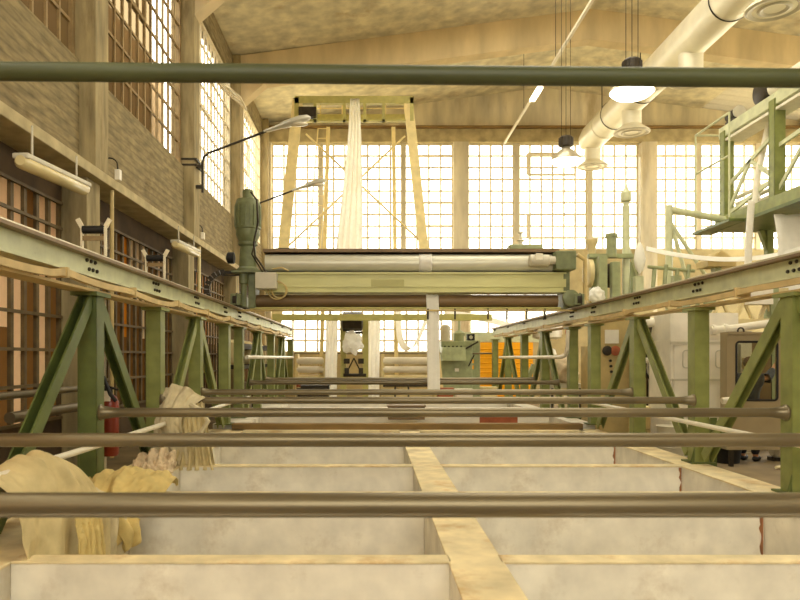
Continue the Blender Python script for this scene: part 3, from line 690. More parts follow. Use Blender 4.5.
# D cloth stood over the fourth crossbar
cloth('draped_cloth', [[(-3.05,9.55,-1.44),(-2.75,9.5,-1.46),(-2.6,9.5,-1.46),(-2.45,9.5,-1.46)],
  [(-3.0,9.6,-1.1),(-2.8,9.5,-1.15),(-2.7,9.45,-1.2),(-2.5,9.45,-1.2)],
  [(-2.95,9.65,-.75),(-2.85,9.5,-.8),(-2.7,9.4,-.8),(-2.55,9.4,-.8)],
  [(-2.85,9.72,-.42),(-2.72,9.62,-.36),(-2.5,9.6,-.42),(-2.3,9.64,-.55)]], M_cloth3, 'pale stiff cloth fanned upward over the fourth crossbar at its left end', 5, 3, .03)
cloth('draped_cloth', [[(-2.62,9.75,-.55),(-2.5,9.72,-.52),(-2.35,9.75,-.56)],
  [(-2.62,9.58,-.8),(-2.46,9.55,-.8),(-2.28,9.6,-.8)],
  [(-2.64,9.52,-1.15),(-2.42,9.5,-1.15),(-2.2,9.55,-1.15)],
  [(-2.68,9.5,-1.52),(-2.4,9.48,-1.52),(-2.12,9.5,-1.52)]], M_cloth, 'cream pleated cloth hanging from the fourth crossbar to the cross wall', 6, 6, .035)
cloth('crumpled_cloth', [[(-3.1,8.9,-1.44),(-2.85,8.9,-1.44),(-2.55,8.95,-1.46)],[(-3.08,9.05,-1.3),(-2.82,9.0,-1.32),(-2.55,9.05,-1.3)],[(-3.05,9.2,-1.3),(-2.8,9.2,-1.2),(-2.58,9.2,-1.28)],[(-3.0,9.35,-1.4),(-2.8,9.38,-1.4),(-2.6,9.35,-1.42)]], M_pink, 'small crumpled white cloth lying on the rim below the fanned cloth', 8, 4, .05, .03)
tag(obj('cloth_rope', MB().tube([(-2.45,9.42,-.62),(-2.3,9.4,-.7),(-2.2,9.4,-.85),(-2.3,9.4,-1.0),(-2.5,9.42,-1.05)],.035,8), M_cloth3), 'pale twisted cloth loop in front of the pleated cloth', 'cloth')

# ------------------------------------------------------------------ yellow tower behind the crane
TY = 24.0
tw = thing('yellow_tower', 'tall yellow steel tower with crossed tie rods in front of the far windows', 'tower', (-.5,TY,FL))
def TP(px,py,dy=0): return P(px,py,TY)+V((0,dy,0))
for (a,b,w) in (((298,100),(274,345),.36),((408,100),(434,345),.32)):
    p = TP(*a); q = TP(*b); q2 = p+(q-p)*((FL-p.z)/(q.z-p.z))
    obj('leg', MB().channel(p,q2,w,.17,.03,(0,1,0)), M_yellow, tw, smooth=False)
for (a,b) in (((325,110),(318,345)),((395,110),(398,345))):
    p = TP(*a,1.8); q = TP(*b,1.8); q2 = p+(q-p)*((FL-p.z)/(q.z-p.z))
    obj('leg', MB().channel(p,q2,.14,.12,.02,(0,1,0)), M_yellow, tw, smooth=False)
obj('top_beam', B(-2.65,1.42,TY-.1,TY+.1,8.7,8.95).box(-2.65,1.42,TY+1.7,TY+1.9,8.7,8.95), M_olive, tw, smooth=False)
obj('top_girder', MB().box(-2.65,1.42,TY-.08,TY+.08,8.1,8.16).box(-2.65,-2.5,TY-.1,TY+.1,8.1,8.9).box(1.3,1.42,TY-.1,TY+.1,8.1,8.9).box(-2.0,-1.9,TY-.08,TY+.08,8.1,8.9).box(-1.0,-.9,TY-.08,TY+.08,8.1,8.9).box(.35,.45,TY-.08,TY+.08,8.1,8.9).box(-.3,-.2,TY-.08,TY+.08,8.1,8.9), M_olive, tw, smooth=False)
obj('service_box', B(-2.5,-1.9,TY-.2,TY+.3,8.2,8.55), M_dark, tw, smooth=False)
mb = MB()
for x in (-2.6,-1.9,-1.1,.5,1.35): mb.tube([(x,TY+1.8,8.95),(x,TY+1.8,9.55)],.025,6)
mb.tube([(-2.6,TY+1.8,9.5),(1.35,TY+1.8,9.5)],.025,6).tube([(-2.6,TY+1.8,9.2),(1.35,TY+1.8,9.2)],.02,6)
obj('guard_rail', mb, M_yellow, tw)
for a,b in (((306,134),(432,252)),((405,136),(284,250))): obj('tie_rod', MB().tube([TP(*a),TP(*b)],.035,8), M_yellow, tw)
obj('cross_girder', B(-3.4,4.1,TY-.1,TY+.1,1.28,1.5), M_olive, tw, smooth=False)
mb = MB().tube([TP(316,120,.9),TP(306,250,.9)],.025,6).tube([TP(327,120,.9),TP(318,250,.9)],.025,6)
for k in range(14):
    t = k/13; mb.tube([TP(316-10*t,120+130*t,.9),TP(327-9*t,120+130*t,.9)],.015,6)
obj('ladder', mb, M_yellow, tw)
ribbon('tower_fabric', [(-.58,TY-.25,8.8),(-.6,TY-.3,7.0),(-.68,TY-.35,5.2),(-.78,TY-.3,3.4),(-.8,TY-.2,1.6)], [.3,.5,.72,.92,.95], S_back, 'long white fabric hanging from the top of the yellow tower', 'fabric', seg=12, fold=.04)

# ------------------------------------------------------------------ machines under the crane, far end
cf = thing('cloth_feeder', 'olive two post cloth feeder with brown motor box in the far centre', 'machine', (-.6,24.6,FL))
FY = 24.6
for px in (343.5,365.5):
    x = (px-372)*FY/700; obj('post', B(x-.1,x+.1,FY-.1,FY+.1,FL,1.5), M_olive, cf, smooth=False)
obj('motor_box', MB().lathe([(.2,0),(.34,.05),(.34,.7),(.2,.75)],(-1.08+.02,FY-.2,1.27),(1,0,0),8), M_dark, cf, smooth=False)
obj('crosspiece', B(-1.0,-.2,FY-.05,FY+.05,.85,.93), M_dark, cf, smooth=False)
mb = MB()
for px,s in ((347,1),(361,-1)):
    x = (px-372)*FY/700
    mb.box(x-.1,x+.1,FY-.2,FY,-.2,-.02).box(x-.08,x+.08,FY-.2,FY,-.55,-.35).bar((x,FY-.1,-.5),(x+s*.25,FY-.1,0),.05,.05)
obj('clamp_jaw', mb, M_dark, cf, smooth=False)
obj('spreader_roller', MB().tube([(-1.0,FY-.1,-.6),(-.2,FY-.1,-.6)],.06,10), M_dark, cf)
def lump(name, c, rx, ry, rz, m, label, seed, group=None, amp=.25):
    mb = MB(); bmesh.ops.create_icosphere(mb.bm, subdivisions=4, radius=1)
    for v in mb.bm.verts:
        n = v.co.normalized(); k = 1+amp*noise.noise(n*2.2+V((seed,0,0)))+amp*.5*abs(noise.noise(n*5+V((0,seed,0))))
        v.co = V((c[0]+n.x*rx*k, c[1]+n.y*ry*k, c[2]+max(n.z,-.85)*rz*k))
    return tag(obj(name, mb, m), label, 'cloth', group)
lump('cloth_bunch', (-.68,24.25,.5), .32,.22,.33, S_back, 'white gathered cloth bunch held between the feeder posts', 2, amp=.55)
for (x,l) in ((-1.42,'white fabric sheet hanging left of the olive feeder posts'),(.08,'white fabric sheet hanging right of the olive feeder posts')):
    ribbon('fabric_sheet', [(x,24.75,1.5),(x,24.7,.6),(x-.03,24.7,-.4),(x-.03,24.72,-1.6)], .42, S_back, l, 'fabric', seg=8, fold=.02, group='hanging fabric sheets')
ribbon('fabric_loop', [(.95,25.2,1.75),(.98,25.2,.9),(1.12,25.2,.45),(1.35,25.2,.32),(1.6,25.2,.55),(1.85,25.2,1.1),(2.05,25.2,1.7)], .36, S_back, 'white fabric hanging in a deep loop left of the long white strip', 'fabric', wdir=(.6,.7,.4), seg=8, fold=.01)
ribbon('fabric_swag', [(2.6,25.2,1.62),(4.0,25.2,1.42),(5.2,25.2,1.1)], .3, S_cloth, 'white fabric running slackly to the right in front of the low far window', 'fabric', wdir=(0,.6,.8), seg=6)
for (x0,x1,l) in ((-2.75,-1.75,'cream roller frame with three rollers at the far left'),(.4,2.15,'cream roller frame with three rollers at the far centre right')):
    o = thing('roller_machine', l, 'machine', ((x0+x1)/2,25.8,FL), 'roller frames')
    for x in (x0,x1): obj('end_frame', B(x-.05,x+.05,25.5,26.1,FL,.15), M_cream, o, smooth=False)
    for z,r,m in ((-.1,.13,M_white),(-.42,.12,M_white),(-.72,.1,M_cream)): obj('roller', MB().tube([(x0,25.6,z),(x1,25.6,z)],r,16), m, o)
    obj('tray', B(x0,x1,25.45,26.1,-1.05,-.9), M_brick if x0 < 0 else M_dark, o, smooth=False)
    obj('front_panel', B(x0,x1,25.5,25.55,FL,-1.1), M_cream if x0 > 0 else M_dark, o, smooth=False)
GY = 25.8
gmch = thing('green_press', 'green machine with rows of knobs and a grey motor on top', 'machine', (3.0,GY,FL))
obj('body', B(2.55,3.7,GY,GY+.9,FL,.62), M_gmach, gmch, smooth=False, bevel=.02)
obj('console', MB().prism([(0,0),(0,.5),(.35,.5),(.5,0)],(2.55,GY,-.1),(3.4,GY,-.1)), M_gmach, gmch, smooth=False)
for j in range(2):
    for i in range(5): obj('knob', MB().lathe([(.035,0),(.035,.04)],(2.68+i*.15,GY-.01,.22+j*.2),(0,-1,0),10), M_dark, gmch)
obj('motor', MB().lathe([(.17,0),(.19,.05),(.19,.55),(.12,.62)],(2.72,GY+.2,.62),seg=16), M_grey, gmch)
obj('gear_head', MB().lathe([(.22,0),(.22,.3),(.1,.4)],(3.25,GY+.3,.62),seg=16).tube([(3.25,GY+.3,1.0),(3.25,GY+.3,1.5),(3.5,GY+.3,1.6)],.05,8), M_gmach, gmch)
obj('base_rail', B(2.4,3.85,GY-.1,GY+1,FL,FL+.2), M_dark, gmch, smooth=False)
obj('side_arm', MB().bar((3.2,GY-.05,.2),(3.9,GY-.05,.6),.08,.06).bar((3.55,GY-.05,-.3),(3.75,GY-.05,.1),.05,.04), M_dark, gmch, smooth=False)
obj('notice', B(3.05,3.2,GY-.02,GY-.01,-.5,-.38), M_white, gmch, smooth=False)
tag(obj('white_pole', MB().tube([(3.4,26.0,FL),(3.4,26.0,.82)],.06,10), M_wpipe), 'white pole standing between green press and green cabinet', 'pole')
gc = thing('green_cabinet', 'narrow green electrical cabinet beside the orange locker', 'cabinet', (3.75,26.5,FL))
obj('body', B(3.52,4.05,26.2,26.7,FL,.66), M_gmach, gc, smooth=False, bevel=.02)
obj('door', B(3.55,4.02,26.17,26.2,FL+.1,.6), M_gmach, gc, smooth=False, bevel=.01)
for z in (-.42,-.2): obj('switch', B(3.62,3.8,26.13,26.17,z,z+.14), M_orange, gc, smooth=False)
sp = thing('dark_speaker', 'small dark box on top of the green cabinet', 'box', (3.72,26.4,.66))
obj('case', B(3.58,3.86,26.3,26.55,.66,.9), M_black, sp, smooth=False)
obj('grille', MB().lathe([(.07,0),(.06,.01)],(3.72,26.3,.78),(0,-1,0),14), M_grey, sp)
lk = thing('orange_locker', 'bright orange yellow metal locker with ribbed doors at the far right', 'locker', (5.1,27.2,FL))
obj('body', B(4.05,6.2,26.95,27.6,FL,.6), M_orange, lk, smooth=False)
for x0,x1 in ((4.08,5.1),(5.14,6.17)):
    d = obj('door', B(x0,x1,26.91,26.95,FL+.1,.55), M_orange, lk, smooth=False)
    mb = MB()
    for k in range(11): mb.prism([(-.03,0),(0,.03),(.03,0)],(x0+.04,26.912,FL+.3+k*.18),(x1-.04,26.912,FL+.3+k*.18),(0,-1,0))
    obj('rib', mb, M_orange, d, smooth=False)
    obj('handle', B(x1-.12,x1-.07,26.86,26.91,-.6,-.4), M_dark, d, smooth=False)
tag(obj('steel_header', B(3.4,6.6,27.0,27.6,.62,1.0), M_gpale, smooth=False), 'pale grey header panel above the orange locker', 'panel')
# crates and low clutter between bars at the far end
for (x0,x1,y,z0,z1,m,l) in ((-2.3,-1.4,22.6,-1.75,-.88,M_dark,'dark crate behind the far crossbars at the left'),(.35,1.15,15.2,-1.34,-1.03,M_rollb,'brown low box on the timber beam behind the fifth crossbar'),
    (2.2,2.7,23.2,-1.75,-1.0,M_brick,'rust red bin behind the far crossbars'),(2.85,3.4,23.6,-1.75,-1.05,M_white,'white bin beside the rust red bin'),(3.6,4.1,22.9,-1.75,-.95,M_cream,'cream carton beside the far right posts')):
    o = thing('crate', l, 'box', ((x0+x1)/2,y+.25,z0))
    obj('body', B(x0,x1,y,y+.5,z0,z1-.03), m, o, smooth=False, bevel=.01); obj('lid', B(x0-.02,x1+.02,y-.02,y+.52,z1-.03,z1), m, o, smooth=False)
tag(obj('hose_loop', MB().tube([(1.2,23.0,FL+.03)]+arc((.98,23.0,-1.0),.22,0,PI,16)+[(.76,23.0,FL+.03)],.03,8), M_dark), 'dark hose loop standing up behind the far crossbars', 'hose')
# roof service: white duct, rod, pendant lamps
dx = 9.2
dt = thing('air_duct', 'fat white ventilation duct running along the ceiling with three down outlets', 'duct', (dx,22,9.2-.45))
obj('main_pipe', MB().tube([(dx,10.0,9.2),(dx,29.0,9.2),(dx,29.35,9.1),(dx,29.5,8.85)],[.54,.54,.54,.44],28), M_duct, dt)
for y in (13.0,15.5,18.0,22.6,26.5,27.6,23.8): obj('collar', MB().lathe([(.55,-.03),(.565,0),(.55,.03)],(dx,y,9.2),(0,1,0),28,False), M_dark if y in (18.0,26.5,23.8) else M_duct, dt)
for y in (12.0,16.0,20.2,24.8,29.2):
    q = obj('outlet', MB().lathe([(.33,9.2),(.33,8.25),(.38,8.2),(.62,8.02),(.63,7.98)],(dx,y,0),seg=28), M_duct, dt)
    obj('diffuser_ring', MB().lathe([(.6,7.98),(.56,7.95),(.4,8.0)],(dx,y,0),seg=28,capped=False).lathe([(.36,7.97),(.3,7.95),(.2,7.99)],(dx,y,0),seg=28,capped=False), M_grey, q)
for y in (11,18,24,28): obj('strap', MB().tube([(dx,y,9.65),(dx,y,roof(dx))],.02,6), M_dark, dt)
lt = thing('light_track', 'thin white trunking running along the ceiling toward the gable with a short bright tube', 'trunking', (5.65,22,9.15))
obj('track', B(5.6,5.68,8,29.9,9.12,9.2), M_wpipe, lt, smooth=False)
obj('tube_lamp', B(5.56,5.74,23.5,24.7,9.05,9.12), M_lamp, lt, smooth=False)
for y in (12,17,21.5,26): obj('wire', MB().tube([(5.64,y,9.2),(5.64,y,roof(5.64))],.01,6), M_dark, lt)
for (x,y,z,r,l) in ((5.57,15.0,5.7,.48,'round pendant lamp with glowing bowl, nearer the camera by the green bar'),(5.57,20.1,5.66,.45,'round pendant lamp farther away, in front of the gable windows')):
    o = thing('pendant_lamp', l, 'lamp', (x,y,z-.12), 'pendant lamps')
    obj('shade', MB().lathe([(r,0),(r*.97,.04),(r*.7,.2),(r*.3,.34),(r*.22,.4)],(x,y,z),seg=32), mat('shade_aluminium',(196,186,160),.3,.5,var=.05), o)
    obj('bowl', MB().lathe([(.02,-.17),(r*.4,-.15),(r*.75,-.09),(r*.95,-.01)],(x,y,z),seg=32), M_lamp, o)
    bal = obj('ballast', MB().lathe([(.14,.4),(.19,.42),(.19,.66),(.15,.7)],(x,y,z),seg=20), M_cap, o)
    mb = MB()
    for k in range(14):
        a = 2*PI*k/14; c = V((x,y,z)); d = V((math.cos(a),math.sin(a),0)); mb.bar(c+d*.195+V((0,0,.43)),c+d*.195+V((0,0,.65)),.02,.03,d)
    obj('fin', mb, M_cap, bal, smooth=False)
    for s in (-.13,0,.13): obj('wire', MB().tube([(x+s,y,z+.68),(x+s,y,roof(x))],.008,5), M_dark, o)

# ------------------------------------------------------------------ right side: platform
PX = 8.82
pf = thing('green_platform', 'raised green steel platform with truss sides at the upper right', 'platform', (10.3,16,FL))
YA, YBm = 17.4, 15.24
def PL(px,py,Y): return P(px,py,Y)
for y in (YA,YBm,12.2):
    obj('column', MB().ibeam((PX,y,3.45),(PX,y,5.62),.24,.22,.02,(0,1,0)).box(PX-.12,PX-.1,y-.12,y+.12,3.45,5.62), M_green, pf, smooth=False)
for x in (PX+3.2,):
    for y in (YA,12.2): obj('column', MB().ibeam((x,y,FL),(x,y,5.62),.24,.22,.02,(0,1,0)), M_green, pf, smooth=False)
obj('top_beam', MB().channel((PX,11.8,5.62),(PX,17.6,5.62),.2,.26,.02), M_gpale, pf, smooth=False)
obj('top_beam', MB().channel((PX+3.2,11.8,5.62),(PX+3.2,17.6,5.62),.2,.26,.02), M_gpale, pf, smooth=False)
obj('shelf_plate', B(PX-.1,PX+.35,12,17.4,5.36,5.42), M_wpipe, pf, smooth=False)
obj('floor_frame', B(PX-.15,PX+.05,11.5,17.7,3.25,3.5).box(PX,PX+3.3,17.3,17.7,3.25,3.45).box(PX,PX+3.3,11.5,11.7,3.25,3.45), M_green, pf, smooth=False)
obj('deck', B(PX-.16,PX+3.4,11.5,17.75,3.18,3.25).box(PX-.5,PX,16.3,18.2,3.19,3.25), M_gdark, pf, smooth=False)
for (p,q) in (((PX,YA,4.25),(PX,YBm,4.95)),((PX,YA,3.55),(PX,(YA+YBm)/2,4.6)),((PX,(YA+YBm)/2,4.6),(PX,YBm,3.9)),((PX,YA,3.55),(PX,YBm,3.95)),((PX,YBm,4.6),(PX,12.2,4.9)),((PX,YBm,3.6),(PX,13.8,4.8)),((PX,13.8,4.8),(PX,12.2,3.6))):
    obj('truss_bar', MB().bar(p,q,.05,.09), M_gpale, pf, smooth=False)
mb = MB()
for y in (18.1,16.4): mb.tube([(PX-.45,y,3.3),(PX-.45,y,5.75)],.025,6)
mb.tube([(PX-.45,18.1,5.75),(PX-.45,16.4,5.75)],.03,6).tube([(PX-.45,18.1,4.75),(PX-.45,16.4,4.75)],.025,6).tube([(PX-.45,18.1,5.75),(PX+1,18.1,5.75)],.025,6)
obj('guard_rail', mb, M_gpale, pf)
for z in (3.62,3.78,3.94): obj('guide_roller', MB().tube([(PX+.15,YA-.2,z),(PX+.15,YBm+.1,z+.02)],.05,10), M_wpipe, pf)
obj('under_brace', MB().bar((PX+.9,17.5,3.2),(PX+1.6,17.5,1.2),.12,.12).bar((PX+1.1,17.5,3.2),(PX+1.1,17.5,FL),.16,.16), M_green, pf, smooth=False)
# machinery on top of the platform
o = thing('winding_motor', 'dark motor with light rim on the platform corner beam', 'motor', (8.9,17.2,5.75))
obj('body', MB().lathe([(.08,0),(.13,.04),(.13,.4),(.08,.45)],(8.9,17.45,5.97),(0,-1,0),18), M_dark, o)
obj('fan_ring', MB().lathe([(.14,0),(.155,.02),(.155,.06),(.1,.07)],(8.9,17.0,5.97),(0,-1,0),18), M_grey, o)
obj('foot', B(8.78,9.03,16.95,17.4,5.75,5.84), M_dark, o, smooth=False)
o = thing('top_drum', 'dark drum on the platform top beam', 'drum', (9.0,15.9,5.75))
obj('drum', MB().lathe([(.26,0),(.3,.03),(.3,.5),(.26,.53)],(8.78,15.9,6.05),(1,0,0),22), M_dark, o)
obj('strap', B(8.8,9.3,15.7,15.9,5.75,5.9), M_dark, o, smooth=False)
o = thing('top_drum', 'pale cylinder with dark ends on the platform above the near column', 'drum', (9.2,14.6,5.75))
obj('drum', MB().tube([(9.0,15.6,6.0),(9.0,14.0,6.0)],.2,20), M_wpipe, o)
for y in (15.62,13.96): obj('end_cap', MB().lathe([(.22,0),(.22,.05)],(9.0,y,6.0),(0,1,0),20), M_dark, o)
tag(obj('white_tube', MB().tube([(9.02,15.9,5.34),(8.93,15.95,4.8),(8.82,16.0,4.2),(8.74,16.0,3.3)],.07,12), M_wpipe), 'leaning white tube inside the platform truss', 'tube')
# white textile panel below the platform
ribbon('hanging_fabric', [(10.1,15.2,3.12),(10.12,15.1,2.4),(10.08,15.1,1.6),(10.0,15.15,.9)], 2.75, S_cloth, 'broad white fabric panel hanging below the platform at the right edge', 'fabric', seg=20, fold=.03)
ribbon('fabric_swag', [(6.5,16.6,2.6),(7.0,16.3,2.42),(7.6,16.0,2.28),(8.1,15.6,2.2),(8.7,15.2,2.22),(9.3,14.8,2.38),(9.8,14.4,2.55)], .12, S_cloth, 'white fabric band sagging from the roller stand to the platform', 'fabric', wdir=(.3,.3,.9), seg=6)
ribbon('fabric_strip', [(8.3,15.3,3.45),(8.25,15.3,2.8),(8.2,15.3,1.6)], .16, S_cloth, 'narrow white fabric strip falling from the platform truss', 'fabric', seg=4)
# roller stand machine right of the crane
rs = thing('roller_stand', 'green upright roller stand with dark drum beyond the right rail', 'machine', (5.8,17.2,FL))
for px,Y,top in ((594,17.6,255),(602,16.8,256),(615,16.9,262),(633,17.4,262)):
    x = (px-372)*Y/700; obj('upright', B(x-.1,x+.1,Y-.1,Y+.1,FL,(358-top)*Y/700), M_gmach, rs, smooth=False, bevel=.01)
obj('dark_drum', MB().tube([(5.72,17.45,2.05),(6.0,17.45,2.05)],.3,24), M_dark, rs)
obj('cream_disc', MB().lathe([(.3,0),(.36,.02),(.36,.12),(.3,.14)],(5.28,17.3,2.1),(1,0,0),24), M_cream, rs)
obj('cap_cylinder', MB().lathe([(.12,0),(.12,.5),(.15,.5),(.15,.58),(.05,.6)],(5.85,17.1,2.45),seg=18), M_gmach, rs)
obj('cap_cylinder', MB().lathe([(.08,0),(.1,.3),(.15,.4),(.15,.46)],(5.4,17.2,2.45),seg=14), M_cream, rs)
obj('cross_plate', B(5.3,6.4,17.1,17.25,2.45,2.55), M_gmach, rs, smooth=False)
obj('lower_plate', B(5.3,6.5,17.15,17.3,.9,1.4), M_tan, rs, smooth=False)
lump('cloth_bunch', (5.38,16.75,1.48),.18,.16,.2,S_cloth,'white cloth scrap tucked at the foot of the roller stand',5)
tag(obj('tall_pole', MB().lathe([(.09,0),(.09,3.95),(.07,3.96),(.07,4.05),(.13,4.08),(.13,4.28),(.06,4.36),(.02,4.5)],(6.28,17.3,-.2),seg=16).bar((6.3,17.3,2.9),(6.8,17.3,1.1),.05,.05).box(6.13,6.43,17.2,17.4,FL,-.2), M_gpale), 'tall green pole with round cap beyond the right rail', 'pole')
o = thing('thread_stand', 'slim stand with pointed white cloth cone right of the tall pole', 'stand', (6.5,17.1,FL))
obj('rod', MB().tube([(6.53,17.1,FL),(6.53,17.1,4.9)],.03,8), M_wpipe, o)
obj('cone', MB().lathe([(.02,0),(.1,.12),(.14,.35),(.1,.6),(.03,.75)],(6.5,17.0,2.05),seg=14), S_cloth, o)
obj('upright', B(6.42,6.62,17.05,17.25,FL,2.0), M_gpale, o, smooth=False)
pb = thing('pipe_gantry', 'pale pipe gantry with an arm toward the platform and slanted struts', 'frame', (7.3,17.2,FL))
obj('post', MB().tube([(7.3,17.2,FL),(7.3,17.2,3.75)],.085,12), M_gpale, pb)
obj('arm', MB().tube([(7.3,17.2,3.65),(8.75,17.2,3.38)],.085,12), M_gpale, pb)
for q in ((8.15,17.2,2.1),(7.75,17.2,1.9)): obj('strut', MB().tube([(7.35,17.2,3.3),q,V(q)+(V(q)-V((7.35,17.2,3.3)))*.6],.05,8), M_gpale, pb)
o = thing('winder', 'green winder with pointed cover between gantry and platform', 'machine', (7.6,16.2,FL))
obj('body', B(7.35,7.95,16.1,16.6,FL,1.3), M_gmach, o, smooth=False, bevel=.02)
obj('pointed_cover', MB().prism([(-.32,0),(.32,0),(.32,.14),(0,.36),(-.32,.14)],(8.0,16.0,2.1),(8.0,16.6,2.1)), M_tan, o, smooth=False)
obj('cover_post', MB().bar((7.95,16.3,1.2),(8.02,16.3,2.15),.2,.14), M_gmach, o, smooth=False)
mb = MB()
for k in range(4): mb.tube([(6.6+k*.27,16.5,1.4),(6.66+k*.27,16.5,2.1+.1*(k%2))],.05,8)
mb.tube([(6.5,16.5,2.15),(7.6,16.5,2.05)],.04,8).bar((6.5,16.55,1.5),(7.7,16.55,1.9),.1,.06)
obj('lever', mb, M_gmach, o)

# row of machines beyond the right rail, below it
o = thing('control_desk', 'tan machine panel with two handwheels behind the right posts', 'machine', (5.7,15.6,FL))
obj('body', B(5.0,6.1,15.4,16.2,FL,.95), M_tan, o, smooth=False, bevel=.02)
obj('screen', B(5.12,5.42,15.37,15.4,.32,.62), M_white, o, smooth=False)
for x,m in ((5.16,M_dark),(5.34,M_brick)): obj('hand_wheel', MB().lathe([(.03,0),(.1,.02),(.11,.05),(.08,.06),(.03,.07)],(x,15.4,.16),(0,-1,0),18), m, o)
for z in (-.06,-.18,-.3): obj('knob', MB().lathe([(.03,0),(.03,.04)],(5.25-(z+.18)*.1,15.4,z),(0,-1,0),10), M_dark, o)
obj('hood', B(4.95,6.15,15.3,16.2,.95,1.05), M_cream, o, smooth=False)
o = thing('valve_rack', 'cluttered valve and hose rack between tan panel and white cabinet', 'machine', (6.2,14.6,FL))
obj('panel', B(5.5,6.25,14.8,14.9,FL,.7), M_dark, o, smooth=False)
rnd = random.Random(5)
for k in range(8):
    x = 5.55+k*.09; zt = .1+.55*rnd.random()
    obj('pipe', MB().tube([(x,14.7,FL+.2),(x,14.68,-.6+.3*rnd.random()),(x+.05*rnd.choice((-1,1)),14.66,-.2),(x,14.7,zt),(x+.12,14.7,zt+.05)],.018+.012*rnd.random(),8), (M_cream,M_wpipe,M_tan,M_grey)[k%4], o)
for (x,z,r) in ((5.75,.3,.07),(6.0,.05,.06),(5.62,-.25,.05),(6.12,.4,.05)): obj('valve', MB().ball((x,14.62,z),r,r,r*1.2), M_brick if r > .055 else M_white, o)
for z in (-.1,.2): obj('coupling', MB().lathe([(.05,0),(.07,.02),(.07,.08),(.05,.1)],(5.9,14.6,z),(0,-1,0),12), M_wpipe, o)
obj('hose', MB().tube(arc((5.9,14.55,.25),.16,0,PI*1.6,12),.03,8), M_wpipe, o)
obj('hose', MB().tube([(5.6,14.6,.1),(5.66,14.5,-.3),(5.8,14.5,-.5),(6.0,14.5,-.42),(6.05,14.6,-.1)],.028,8), M_black, o)
obj('yellow_box', B(5.98,6.15,14.55,14.75,-.55,-.28), M_orange, o, smooth=False)
obj('gauge', MB().lathe([(.06,0),(.06,.03),(.05,.035)],(5.72,14.6,-.05),(0,-1,0),14), M_white, o)
obj('pump', MB().lathe([(.14,0),(.16,.05),(.16,.4),(.1,.45)],(5.95,14.5,-1.35),(0,0,1),16), M_gmach, o)
obj('pump_base', B(5.7,6.2,14.3,14.7,FL,-1.35), M_dark, o, smooth=False)
wc = thing('white_cabinet', 'white enamel machine cabinet with rounded door windows behind the second right post', 'cabinet', (6.4,13.0,FL))
obj('body', B(5.5,6.75,12.9,13.9,FL,.33), M_white, wc, smooth=False, bevel=.01)
obj('hood', MB().prism([(-.5,0),(.45,0),(.45,.5),(-.3,.5)],(5.5,13.35,.33),(6.75,13.35,.33)), M_white, wc, smooth=False)
for x0,x1 in ((5.55,6.1),(6.16,6.7)):
    d = obj('door', B(x0,x1,12.86,12.9,-1.0,.24), M_white, wc, smooth=False, bevel=.008)
    cx = (x0+x1)/2; rr = []
    for (sx,sz,a0) in ((1,1,0),(-1,1,PI/2),(-1,-1,PI),(1,-1,PI*1.5)):
        rr += [(cx+sx*.06+.06*math.cos(a0+k*PI/8),12.85,-.02+sz*.1+.06*math.sin(a0+k*PI/8)) for k in range(5)]
    obj('window_ring', MB().tube(rr+[rr[0]],.012,6), M_grey, d)
    obj('latch', B(x1-.05,x1-.02,12.83,12.86,-.6,-.45), M_dark, d, smooth=False)
obj('rib', B(5.48,6.77,12.84,12.87,-.42,-.38), M_grey, wc, smooth=False); obj('rib', B(5.48,6.77,12.84,12.87,.25,.3), M_grey, wc, smooth=False)
o = thing('grey_column', 'grey steel column box between white cabinet and cabin', 'column', (6.95,13.1,FL))
obj('body', B(6.8,7.0,12.9,13.2,FL,.5), M_grey, o, smooth=False); obj('switch', B(6.82,6.94,12.8,12.9,-.2,.0), M_tan, o, smooth=False)
dk = thing('dark_cabinet', 'dark brown cabinet standing behind the grey column box', 'cabinet', (7.3,13.6,FL))
obj('body', B(7.02,7.6,13.3,13.9,FL,.4), M_dark, dk, smooth=False); obj('door', B(7.06,7.56,13.27,13.3,FL+.1,.35), M_rollb, dk, smooth=False)
def pipe(pts, r, m, label, cat='pipe', flanges=()):
    o = thing('white_pipe', label, cat, V(pts[0])-V((0,0,r)))
    e = V(pts[-1]); obj('stand', B(e.x-.08,e.x-.02,e.y-.03,e.y+.03,FL,e.z), M_gdark, o, smooth=False)
    obj('tube', MB().tube(pts,r,14), m, o)
    for (p,a) in flanges: obj('flange', MB().lathe([(r*1.35,-.03),(r*1.35,.03)],p,a,14), m, o)
    return o
pipe([(5.3,13.7,.68),(5.9,13.7,.72),(6.3,13.7,.78),(7.0,13.7,.8)],.09,M_wpipe,'white exhaust pipe with flange above the white cabinet',flanges=(((5.3,13.7,.68),(1,0,0)),((5.85,13.7,.715),(1,0,0))))
pipe([(6.05,12.5,.5),(6.4,12.5,.52),(7.1,12.5,.62),(8.2,12.5,.74)],.07,M_wpipe,'white sloping pipe just above the steel cabin',flanges=(((6.1,12.5,.5),(1,0,0)),((6.3,12.5,.515),(1,0,0))))
o = thing('pipe_elbow', 'grey bent pipe stub by the third crossbar in front of the cabin', 'pipe', (5.4,10.6,-.9))
obj('tube', MB().tube([(5.0,10.6,-.88),(5.35,10.6,-.88),(5.5,10.6,-.84),(5.55,10.6,-.72)],.05,12).tube([(5.3,10.6,-.65),(5.5,10.6,-.63),(5.6,10.6,-.7)],.05,12), M_wpipe, o)
obj('stand', B(5.1,5.2,10.55,10.65,FL,-.9), M_gdark, o, smooth=False)
